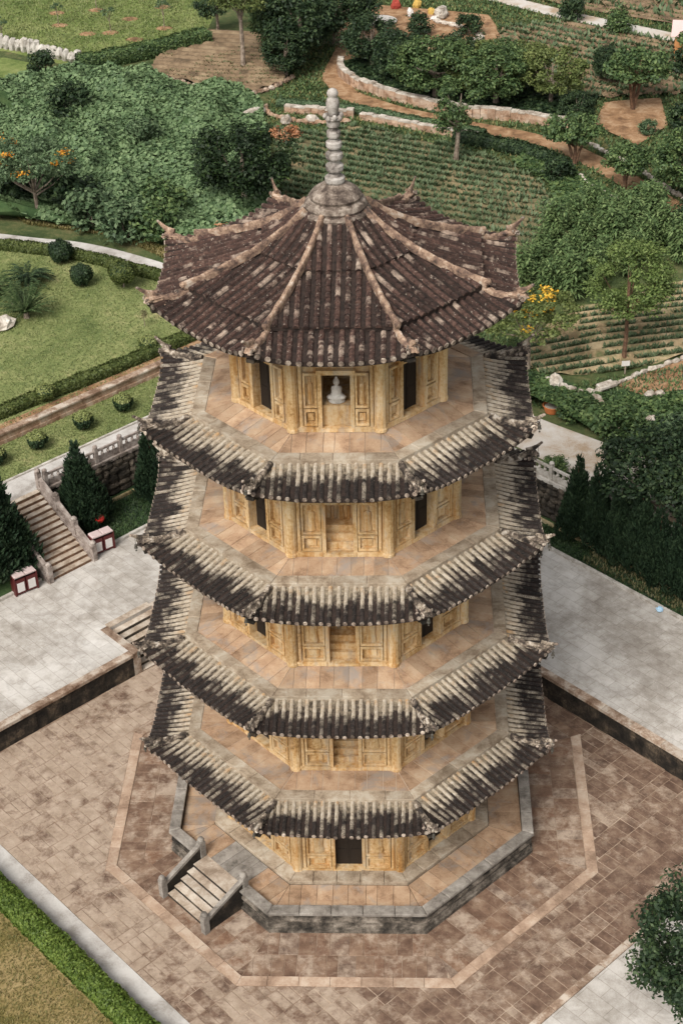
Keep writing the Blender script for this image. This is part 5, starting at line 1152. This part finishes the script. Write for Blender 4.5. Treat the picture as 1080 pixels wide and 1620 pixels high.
BEDL = abq(TA+0.2, 22.7, 1.7, 15); BEDR = abq(-12, TA, TB+0.2, 18.7)
def near(X, Y, pts, d):
    L = resample(pts, 200); return (np.hypot(X[:, None]-L[None, :, 0], Y[:, None]-L[None, :, 1]).min(1) < d)
YARD = [(-3.5, 82), (-1, 80.2), (6.0, 80.5), (10, 84), (9, 90), (0, 93), (-4, 90)]; PATCH = [(15.4, 63.5), (16.6, 68.2), (20.8, 68.9), (20.6, 63.4), (18.0, 59.8)]
def bed(poly, n, mat, seed, z, h, wd, name, lean=0.8):
    r = rg(seed); X, Y = scatter(poly, n, r)
    if name in ('wild_grass', 'dry_grass'):
        k = ~(near(X, Y, dp, 0.9) | near(X, Y, tp, 0.95) | inpoly(X, Y, YARD) | inpoly(X, Y, PATCH) | near(X, Y, [((a[0]+b[0])/2, (a[1]+b[1])/2) for a, b in zip(road_in, road_out)], 2.2)); X, Y = X[k], Y[k]; n = len(X)
    Z = HT(X, Y) if z is None else np.full(n, z)
    return link(name, quads(name, blades(np.stack([X, Y, Z], 1), h, np.full(n, wd), lean, r), LF[mat]), None, kind='stuff')
bed(BEDL, 9000, 'dark', 75, TZ+0.05, 0.14, 0.05, 'bed_grass'); bed(BEDR, 14000, 'dark', 76, TZ+0.05, 0.12, 0.05, 'bed_grass'); bed(abq(-6, 3, TB+0.3, 18.6), 1500, 'drycrop', 77, TZ+0.05, 0.22, 0.05, 'dry_weeds')
bed(abq(-14, 18, -13.9-3.2, -14.1) if False else [W(12, -13.6), W(-8, -13.6), W(-8, -18.5), W(12, -18.5)], 30000, 'drygrass', 78, -0.02, 0.09, 0.035, 'lawn_grass')
LWN = [W(28.7, -6), W(28.7, 14.5), (-8.5, 35.5), (-12.2, 40.0), (-15.7, 41.6), (-18.2, 42.7), (-23.2, 43.9), (-30, 45)]
bed(LWN, 34000, 'grass', 79, None, 0.10, 0.05, 'lawn_grass'); bed(abq(WALK+0.15, 28.3, -2, 14), 9000, 'grass', 80, None, 0.09, 0.045, 'lawn_grass')
bed([(-36, 86), (-31.3, 83.2), (-23.7, 78.4), (-20.4, 80.2), (-14.9, 84.5), (-14, 97), (-38, 97)], 14000, 'grass', 81, None, 0.16, 0.09, 'lawn_grass')
bed([(-8.5, 64), (-3, 62), (9, 58), (13, 50), (24, 42), (26, 60), (26, 100), (-9, 100), (-8, 76)], 42000, 'mid', 88, None, 0.24, 0.13, 'wild_grass', 1.2)
bed([(-8, 64), (24, 44), (24, 60), (26, 100), (-9, 100)], 12000, 'drygrass', 89, None, 0.22, 0.10, 'dry_grass', 1.2)
bed([(1, 36), (4, 28), (9.3, 23.8), (16, 18), (24, 11), (24, 33), (17, 29.4), (11, 27.6), (8.6, 29.5), (8.6, 33), (6, 38)], 14000, 'mid', 94, None, 0.2, 0.08, 'wild_grass', 1.2)
bed([(-22, 47.4), (-16, 45.4), (-12.4, 42.3), (-12.5, 43.6), (-16, 46.8), (-23, 48.6)], 5000, 'drygrass', 82, None, 0.2, 0.07, 'verge_grass')
def crops(poly, per, th, mat, seed, h, wd, dens, name, off=0.2, wob=1.1, keep=1.0, ph=0.0, dry=False):
    r = rg(seed); n = int(dens); X, Y = scatter(poly, n, r); c, s = math.cos(th), math.sin(th); V = -X*s+Y*c; q = np.sin(2*PI*(V+wob*vn(X, Y, 0.15))/per+ph); k = (q > 0.45) & (vn(X+7, Y+3, 0.35) < keep) & (vn(X*1.0+3, Y+9, 1.1) < 0.80); 
    if dry: k &= r.uniform(0, 1, n) < 0.45+0.55*ss(51, 57, Y-0.35*X+3*vn(X, Y, 0.3))   # thinner stand on the lower terraces
    X, Y = X[k], Y[k]; n = len(X)
    return link(name, quads(name, blades(np.stack([X, Y, HT(X, Y)+off], 1), h, np.full(n, wd), 1.0, r), LF[mat]), None, kind='stuff')
crops(FC, 0.95, math.radians(-24), 'crop', 83, 0.34, 0.16, 60000, 'crop_rows', dry=True)
crops(FF, 0.74, math.radians(14), 'crop', 84, 0.24, 0.10, 30000, 'crop_rows', 0.03, keep=0.95, ph=PI)
crops([(-18.0, 75.9), (-13.5, 72.5), (-9.7, 70.7), (-7.3, 73.0), (-6.5, 84.5), (-14.5, 86), (-17.8, 79.3)], 0.9, math.radians(-14), 'drycrop', 85, 0.22, 0.13, 7000, 'crop_rows', 0.3, keep=0.6)
crops([(3, 73), (9, 80), (10, 86), (16, 87.5), (24, 81), (24, 70), (16, 69), (10, 69.5)], 1.1, math.radians(-38), 'crop', 86, 0.45, 0.24, 12000, 'scrub_plants', 0.1, keep=0.75)
crops([(12, 96), (25, 87), (36, 92), (30, 108), (12, 108)], 1.2, math.radians(-38), 'crop', 87, 0.6, 0.3, 9000, 'scrub_plants', 0.1, keep=0.7)
# --- tall reeds behind the light green tree, one clump each
r = rg(90); V = []
for i in range(90):
    a = r.uniform(0, 2*PI); rad = r.uniform(0, 0.42); x, y = rad*math.cos(a), rad*math.sin(a); h = r.uniform(1.5, 2.9); lx, ly = r.normal()*0.25, r.normal()*0.25
    for k in range(16):
        t = 0.25+0.75*k/15; p = np.array([x+lx*t, y+ly*t, h*t]); b = r.uniform(0, 2*PI); l = 0.42*(1.15-0.6*t); d = np.array([math.cos(b), math.sin(b), 0.35-0.8*r.uniform()]); s = np.array([-math.sin(b), math.cos(b), 0])*0.06
        V.append([p-s*0.3, p+d*l*0.5-s, p+d*l+np.array([0, 0, -0.08]), p+d*l*0.5+s])
RM = quads('leaves', np.array(V), LF['reed']); pts = [(8.8, 38.3), (10.2, 37.4), (11.5, 37.2), (9.6, 39.9), (11.2, 39.2), (12.9, 38.4), (10.2, 41.6), (11.9, 41.0), (13.6, 40.3), (15.2, 40.0), (11.0, 43.4), (12.8, 42.9), (14.4, 42.2), (16.2, 42.0), (12.4, 45.0), (14.2, 44.6), (15.8, 44.2), (17.6, 43.8), (13.6, 46.8), (15.4, 46.4), (17.2, 46.0), (18.4, 41.4)]
lbl = ['front left clump against the pagoda roof edge', 'clump left of the flame tree top', 'clump just left of the light green tree', 'second row clump nearest the roof', 'second row clump in the middle', 'second row clump behind the light green tree', 'third row clump nearest the roof', 'third row clump, second from the roof', 'third row clump behind the tree crown', 'third row clump right of the tree crown', 'fourth row clump nearest the roof', 'fourth row clump, second from the roof', 'fourth row clump, third from the roof', 'fourth row clump at the right', 'fifth row clump nearest the crop field', 'fifth row clump, second from the field', 'fifth row clump, third from the field', 'fifth row clump at the right', 'backmost clump at the crop field corner', 'backmost clump, middle one', 'backmost clump beside the stone edge', 'lone clump at right above the furrows']
for (x, y), lb in zip(pts, lbl):
    o = thing('reed_clump', (0, 0, 0), 'tall green reeds, '+lb, 'reeds', 'tall reed clumps'); link('leaves', RM, o); place(o, x, y, rz=r.uniform(0, 6), sc=r.uniform(0.85, 1.25))
# --- loose bushes
r = rg(91); P, N, c = crown_cloud(26, (1.2, 1.1, 0.9), (0, 0, 0.9), 0.5, 80, 0.15, r); BUm = leaf_mesh('foliage', P, N, 0.24*r.uniform(0.7, 1.3, len(P)), LF['mid'], rng=r); BUb = leaf_mesh('foliage', P, N, 0.24*r.uniform(0.7, 1.3, len(P)), LF['blue'], rng=r); BUd = leaf_mesh('foliage', P, N, 0.24*r.uniform(0.7, 1.3, len(P)), LF['dark'], rng=r)
sm = MB()
for i in range(5): a = i*1.26; sm.tube([(0, 0, 0), (0.4*math.cos(a), 0.4*math.sin(a), 0.8)], [0.05, 0.02], 5)
STm = sm.mesh('stem', 'bark')
for x, y, sc, me, lab in [(-15.3, 44.9, 1.3, BUb, 'pale leafy bush beside the path left of the roof tip'), (-13.2, 45.0, 1.2, BUm, 'bush between the roof tip and the garden path'), (-17.6, 46.6, 1.4, BUb, 'bush behind the verge left of the pale leafy bush'), (-19.2, 48.6, 1.5, BUd, 'dark bush under the orange flame tree, right'), (-23.6, 49.6, 1.5, BUd, 'dark bush under the orange flame tree, left'), (-13.2, 48.2, 1.3, BUm, 'bush behind the left roof corner'), (-26.4, 76.0, 1.0, BUd, 'brownish dark bush near the white boulder'), (-22.5, 66.5, 1.3, BUd, 'dark bush in the upper middle of the creeper slope'), (-16.5, 60.5, 1.1, BUb, 'bush in the middle of the creeper slope'), (-11.2, 55.6, 1.1, BUd, 'dark bush right of the creeper slope above the big dark tree'), (-28.6, 60.2, 1.4, BUb, 'bush on the far left of the creeper slope'),
    (15.9, 88.2, 1.0, BUd, 'dark bush beside the country lane, left'), (19.4, 84.4, 1.0, BUm, 'bush beside the country lane, right'), (19.0, 61.8, 0.55, BUb, 'small pale bush on the orange soil patch'), (21.6, 62.6, 1.0, BUd, 'dark bush right of the orange soil patch'), (23.4, 74.2, 1.1, BUd, 'dark round bush under the orange hut'), (12.0, 53.6, 0.9, BUd, 'bush at the field corner below the small round-topped tree'), (17.2, 48.0, 1.1, BUm, 'bush below the orange path near right edge'), (19.2, 44.6, 1.2, BUd, 'dark bush at right edge above the furrowed field'), (3.2, 84.8, 0.9, BUd, 'round dark bush in the dirt yard beside coloured bundles'), (7.2, 84.6, 0.9, BUd, 'bush behind the low wall of the dirt yard'), (10.6, 24.0, 0.7, BUm, 'bush in ground cover beside the wooden pallet'), (12.5, 22.2, 1.0, BUm, 'rounded bush at edge of the upper road'), (15.6, 20.4, 1.1, BUb, 'bush behind the big tree at right edge'), (9.3, 18.9, 0.5, BUm, 'low bush behind the white balustrade')]:
    o = thing('bush', (0, 0, 0), lab, 'bush', 'loose bushes'); link('foliage', me, o); link('stem', STm, o); place(o, x, y, rz=r.uniform(0, 6), sc=sc)
o = thing('bush', (0, 0, 0), 'rust coloured dry bush at the foot of the dark tree behind the roof', 'bush', 'loose bushes'); r = rg(93); P, N, c = crown_cloud(14, (1.0, 0.8, 0.7), (0, 0, 0.8), 0.4, 50, 0.15, r); link('foliage', leaf_mesh('foliage', P, N, 0.2, LF['rust'], rng=r), o); link('stem', STm, o); place(o, -8.8, 44.6)
o = thing('bush', (0, 0, 0), 'pinkish dry bush in the crop field beside the spire', 'bush', 'loose bushes'); P, N, c = crown_cloud(14, (1.2, 1.0, 0.5), (0, 0, 0.5), 0.4, 50, 0.15, r); link('foliage', leaf_mesh('foliage', P, N, 0.22, LF['rust'], rng=r), o); link('stem', STm, o); place(o, -6.6, 61.4)

# ================================================================== WALLS AND ROCKS OF THE FIELDS
def stone_row(name, label, pts, h, l, dep, mat, seed, z=None, jitter=0.15, cap=None):
    """dry wall of single stones laid along a line"""
    rr = random.Random(seed); P = np.array(pts, float); tot = np.hypot(*np.diff(P, axis=0).T).sum(); n = max(2, int(tot/l)); L = smooth_line(pts, n+1)
    c = L[n//2]; o = thing(name, (c[0], c[1], float(HT(*c)) if z is None else z), label, 'wall'); bs = Vector(o.location)
    for i in range(n):
        p, q = L[i], L[i+1]; mx, my = (p+q)/2; rz = math.atan2(q[1]-p[1], q[0]-p[0]); ll = np.hypot(*(q-p)); g0 = float(HT(mx, my)) if z is None else z
        m = MB(); hh = h*rr.uniform(1-jitter, 1+jitter); 
        if cap:
            for q_ in (0, 1): m.box((0, rr.uniform(-.03, .03), hh*(0.25+0.5*q_)), (ll*0.99, dep*rr.uniform(0.85, 1.0), hh*0.495), rr.uniform(-.05, .05), tone=rr.random(), top=rr.uniform(0.93, 1.0))
        else: m.blob((0, 0, hh*0.40), (ll*0.62, dep*0.5, hh*0.60), rr.randint(0, 9999), 0.22, 6, 4, tone=rr.random())
        x = m.build('stone', mat, o); x.location = Vector((mx, my, g0))-bs; x.rotation_euler = (0, 0, rz)
        if cap:
            m = MB(); m.box((0, 0, hh+0.02), (ll*0.98, dep*0.9, 0.12), 0, tone=rr.random()); x = m.build('cap_stone', cap, o); x.location = Vector((mx, my, g0))-bs; x.rotation_euler = (0, 0, rz)
    return o
# low brown wall in front of the lawn
def lowwall():
    o = thing('low_wall', (*W(28.4, 4), 3.4), 'low brown laterite block wall holding the garden lawn', 'wall'); bs = Vector(o.location); rr = random.Random(5)
    for row in range(2):
        u = -6.0-0.3*row
        while u < 17:
            l = rr.uniform(0.5, 0.8); x = MB().slab(ccw([W(28.25+0.04*row+rr.uniform(-.015, .015), u+.006), W(28.25+0.04*row, u+l-.006), W(28.55, u+l-.006), W(28.55, u+.006)]), 3.35+0.30*row, 3.645+0.30*row, 0.02, tone=rr.random()).build('block', 'laterite', o); x.location = -bs; u += l
    u = -6.0
    while u < 17:
        l = rr.uniform(0.8, 1.2); x = MB().slab(ccw([W(28.22, u+.006), W(28.22, u+l-.006), W(28.66, u+l-.006), W(28.66, u+.006)]), 3.96, 4.06+rr.uniform(-.01, .01), 0.02, tone=rr.random()).build('coping_stone', 'coping', o); x.location = -bs; u += l
lowwall()
drape('soil_strip', abq(28.67, 29.15, -6, 17), 'soil', 0.03, 0.3, PI/4)
kerb_line('kerb', 'pale kerb between the walkway and the strip of clipped shrubs', 'whitekerb', -8, 15, lambda u, d: W(WALK+d, u), UZ+0.10, 0.12, 1.1, 8)
stone_row('stone_row', 'row of white stones along the edge of the upper lawn, far left', [(-36, 85.8), (-31.3, 83.1), (-29.0, 81.9), (-23.8, 78.6)], 1.05, 0.62, 0.8, 'whitekerb', 1, 4.0, 0.2)
stone_row('stone_wall', 'stone wall with pale top curving along the dirt path below the thicket', [(-3.0, 77.0), (-3.1, 75.3), (-2.2, 73.0), (0.2, 70.2), (3.0, 68.1), (6.6, 65.7), (10.6, 64.7), (13.6, 63.1)], 0.75, 0.55, 0.55, 'laterite', 2, 4.0, 0.12, 'rock')
stone_row('stone_wall', 'low stone wall below the green hedge beside the spire', [(-1.2, 65.6), (2.0, 63.9), (4.7, 62.4), (7.1, 61.1)], 0.45, 0.5, 0.45, 'laterite', 3, 4.0, 0.12, 'rock')
stone_row('stone_wall', 'rough stone edging left of the spire with pale boulders', [(-8.3, 68.4), (-8.2, 66.8), (-7.0, 65.6), (-4.4, 64.4), (-2.0, 64.9)], 0.35, 0.5, 0.4, 'laterite', 4, 4.0, 0.25)
stone_row('stone_wall', 'wall of stones behind the spire top with pale coping', [(-6.8, 67.3), (-5.0, 66.7), (-3.2, 66.2), (-1.7, 65.9)], 0.55, 0.5, 0.45, 'laterite', 14, 4.0, 0.15, 'rock')
stone_row('stone_wall', 'stone edge at the foot of the terraced brown field', [(-18.3, 75.9), (-15.8, 73.9), (-13.5, 72.3), (-9.7, 70.5), (-7.6, 72.6), (-6.6, 74.6)], 0.42, 0.55, 0.45, 'coping', 5, 4.0, 0.15)
stone_row('stone_wall', 'pale stone edge along the lower side of the orange path', [(9.0, 58.9), (11.9, 57.1), (13.1, 54.6), (14.1, 53.4), (13.5, 52.8), (15.0, 51.1), (16.4, 48.6), (17.9, 46.0), (20, 43)], 0.40, 0.6, 0.35, 'rock', 6, None, 0.2)
stone_row('stone_wall', 'pale stone edge between orange path and soil patch', [(14.4, 60.6), (16.2, 57.6), (17.6, 55.2), (18.9, 52.2), (20.6, 49.0), (24, 44)], 0.35, 0.6, 0.35, 'rock', 7, None, 0.2)
stone_row('stone_row', 'row of pale field stones below the furrowed field', [(9.5, 28.2), (10.6, 26.8), (11.9, 26.3), (13.6, 27.9), (15.2, 29.0), (17.0, 30.2), (21, 31.6)], 0.28, 0.55, 0.32, 'rock', 8, None, 0.4)
stone_row('stone_wall', 'low wall round the dirt yard at the top edge', [(2.6, 82.6), (6.2, 81.6), (8.6, 83.0), (6.8, 86.4), (4.4, 88.0)], 0.4, 0.7, 0.5, 'rock', 9, 4.0, 0.2)
for i, (x, y, s, z, lab) in enumerate([(-23.8, 75.9, (0.95, 0.7, 0.62), 4, 'large pale boulder below the white stone row'), (-20.6, 33.4, (0.75, 0.6, 0.42), 4, 'pale rock beside the palms at left edge'), (-6.6, 64.9, (0.5, 0.4, 0.4), 4, 'pale boulder left of the spire, left one'), (-4.7, 64.9, (0.55, 0.4, 0.4), 4, 'pale boulder left of the spire, right one'), (14.7, 25.7, (0.33, 0.3, 0.3), 3.6, 'pale rock in ground cover, left of a pair'), (15.2, 25.6, (0.35, 0.3, 0.32), 3.6, 'pale rock in ground cover, right of a pair'), (14.4, 22.9, (0.36, 0.34, 0.4), 3.6, 'brownish rock among leaves above the road'), (14.95, 22.5, (0.34, 0.3, 0.3), 3.6, 'pale rock right of the brownish rock'), (14.4, 21.8, (0.42, 0.3, 0.25), 3.6, 'flat rock at the road side, lowest of the group'), (10.0, 27.5, (0.45, 0.35, 0.4), 3.4, 'big pale stone by the yellow flame tree'), (11.9, 25.4, (0.35, 0.3, 0.32), 3.5, 'pale stone above the wooden pallet'), (-9.0, 66.6, (0.9, 0.3, 0.3), 4.1, 'long pale stone lying on the creeper slope'), (5.0, 89.5, (1.0, 0.6, 0.55), 4, 'rounded boulder in the dirt yard at the top')]):
    m = MB(); m.blob((0, 0, s[2]*0.6), s, 100+i, 0.16, 10, 7); m.build('rock', 'rock', None, lab, 'rock', 'loose rocks', loc=(x, y, z), rz=i*0.9, smooth=False)

# ================================================================== SMALL THINGS
def bin_pair(label, x, y, z, rz):
    o = thing('waste_bin', (x, y, z), label, 'bin', 'twin waste bins', rz)
    for s in (-1, 1):
        m = MB(); m.bbox(s*0.28-0.25, s*0.28+0.25, -0.20, 0.20, 0.08, 0.86); b = m.build('bin_body', 'maroon', o)
        m = MB(); m.bbox(s*0.28-0.18, s*0.28+0.18, -0.215, -0.201, 0.18, 0.68); m.build('front_panel', 'white', b)
        m = MB(); m.slab([(s*0.28-0.27, -0.24), (s*0.28+0.27, -0.24), (s*0.28+0.27, 0.24), (s*0.28-0.27, 0.24)], 1.02, 1.12, 0.04, bottom=True); m.build('lid', 'pinkwhite', o)
        m = MB(); m.bbox(s*0.28-0.22, s*0.28+0.22, -0.12, 0.18, 0.861, 1.02); m.build('opening', 'black', o)
    for sx in (-1, 1): m = MB(); m.bbox(sx*0.56-0.03, sx*0.56+0.03, -0.22, 0.22, 0, 1.02); m.build('side_post', 'maroon', o)
bin_pair('maroon and white twin waste bin at foot of the staircase, right side', -12.45, 15.55, TZ, math.radians(38))
bin_pair('maroon and white twin waste bin at foot of the staircase, left side', -15.55, 12.35, TZ, math.radians(38))
o = thing('ball_lamp', (-12.75, 17.0, TZ+0.05), 'red ball on a short post in the bed behind the waste bin', 'lamp'); m = MB(); m.tube([(0, 0, 0), (0, 0, 0.6)], 0.04, 6); m.build('post', 'black', o)
m = MB(); m.lathe([(0.03, 0.58), (0.16, 0.64), (0.24, 0.78), (0.25, 0.86), (0.22, 0.96), (0.12, 1.06), (0.02, 1.08)], 14); m.build('ball', 'red', o, smooth=True)
m = MB(); m.blob((0, 0, 0.14), (0.17, 0.12, 0.11), 3, 0.4, 8, 5); m.build('plastic_bag', 'bluebag', None, 'pale blue plastic bag lying by the right-hand kerb', 'bag', loc=(13.45, 10.75, TZ))
# round clay basin, pallet and signboard by the road
m = MB(); m.lathe([(0.36, 0), (0.46, 0.34), (0.50, 0.38), (0.46, 0.40), (0.42, 0.36), (0.36, 0.12), (0.02, 0.10)], 18); o = m.build('clay_basin', 'orangeclay', None, 'round orange clay basin beside the upper road', 'basin', loc=(9.6, 24.7, 3.45))
m = MB(); m.lathe([(0.40, 0.26), (0.39, 0.30), (0.02, 0.31)], 18); m.build('contents', 'rock', o)
o = thing('pallet', (11.75, 24.6, 3.75), 'weathered wooden pallet tilted on the ground cover', 'pallet', rz=math.radians(20)); o.rotation_euler = (math.radians(12), 0, math.radians(20))
for i in range(6): m = MB(); m.bbox(-0.6, 0.6, -0.45+0.16*i, -0.32+0.16*i, 0.06, 0.085); m.build('slat', 'wood', o)
for x in (-0.5, 0, 0.5): m = MB(); m.bbox(x-0.05, x+0.05, -0.45, 0.48, 0, 0.058); m.build('bearer', 'wood', o)
o = thing('signboard', (13.75, 28.6, 3.45), 'small white notice board on a post below the light green tree', 'sign', rz=math.radians(8)); m = MB(); m.bbox(-0.03, 0.03, -0.03, 0.03, 0, 0.75); m.build('post', 'wood', o)
m = MB(); m.bbox(-0.22, 0.22, -0.05, -0.031, 0.50, 0.80); m.build('board', 'white', o)
m = MB(); m.slab([(-0.5, -0.25), (0.45, -0.3), (0.5, 0.25), (-0.45, 0.3)], 0, 0.14, 0.02); m.build('stone_slab', 'rock', None, 'flat pale stone slab leaning in the field stone row', 'slab', loc=(12.6, 27.0, 3.62), rz=0.6)
# hut at right edge, bundles at the top
o = thing('hut', (24.3, 78.2, 4.0), 'small orange hut with pink roof at right edge', 'hut', rz=math.radians(-10)); m = MB(); m.bbox(-1.3, 1.3, -1.2, 1.2, 0, 2.1); hw_ = m.build('wall', 'orangewall', o)
m = MB(); v = [(-1.6, -1.5, 2.05), (1.6, -1.5, 2.05), (1.6, 1.5, 2.05), (-1.6, 1.5, 2.05), (-1.6, 0, 2.9), (1.6, 0, 2.9)]; m.add(v, [(0, 1, 5, 4), (2, 3, 4, 5), (0, 4, 3), (1, 2, 5), (3, 2, 1, 0)]); m.build('roof', 'pinkroof', o)
m = MB(); m.bbox(-0.45, 0.45, -1.24, -1.201, 0, 1.8); m.build('door', 'maroon', o)
for x, y, mat, s, lab in [(1.2, 92.0, 'redcloth', (0.8, 0.6, 0.9), 'red cloth bundle at the top of the dirt yard'), (3.0, 92.2, 'yellowcloth', (0.7, 0.5, 0.8), 'yellow cloth bundle behind the white one'), (4.2, 90.4, 'yellowcloth', (0.6, 0.5, 0.6), 'yellow orange bundle right of the white one'), (2.4, 89.8, 'white', (0.5, 0.4, 0.8), 'upright white bundle in the dirt yard'), (4.4, 88.7, 'white', (0.6, 0.4, 0.35), 'low white bundle in front of the yellow one')]:
    m = MB(); s = [q*0.55 for q in s]; m.blob((0, 0, s[2]*0.55), s, int(x*10), 0.22, 9, 6); m.build('cloth_bundle', mat, None, lab, 'bundle', 'coloured bundles', loc=(x, y, 4.05))
m = MB(); m.lathe([(1.5, 0), (1.5, 0.10), (0.1, 0.12)], 24); m.build('round_pad', 'path', None, 'round concrete pad beside the dirt yard', 'pad', loc=(-0.2, 88.4, 4.05))
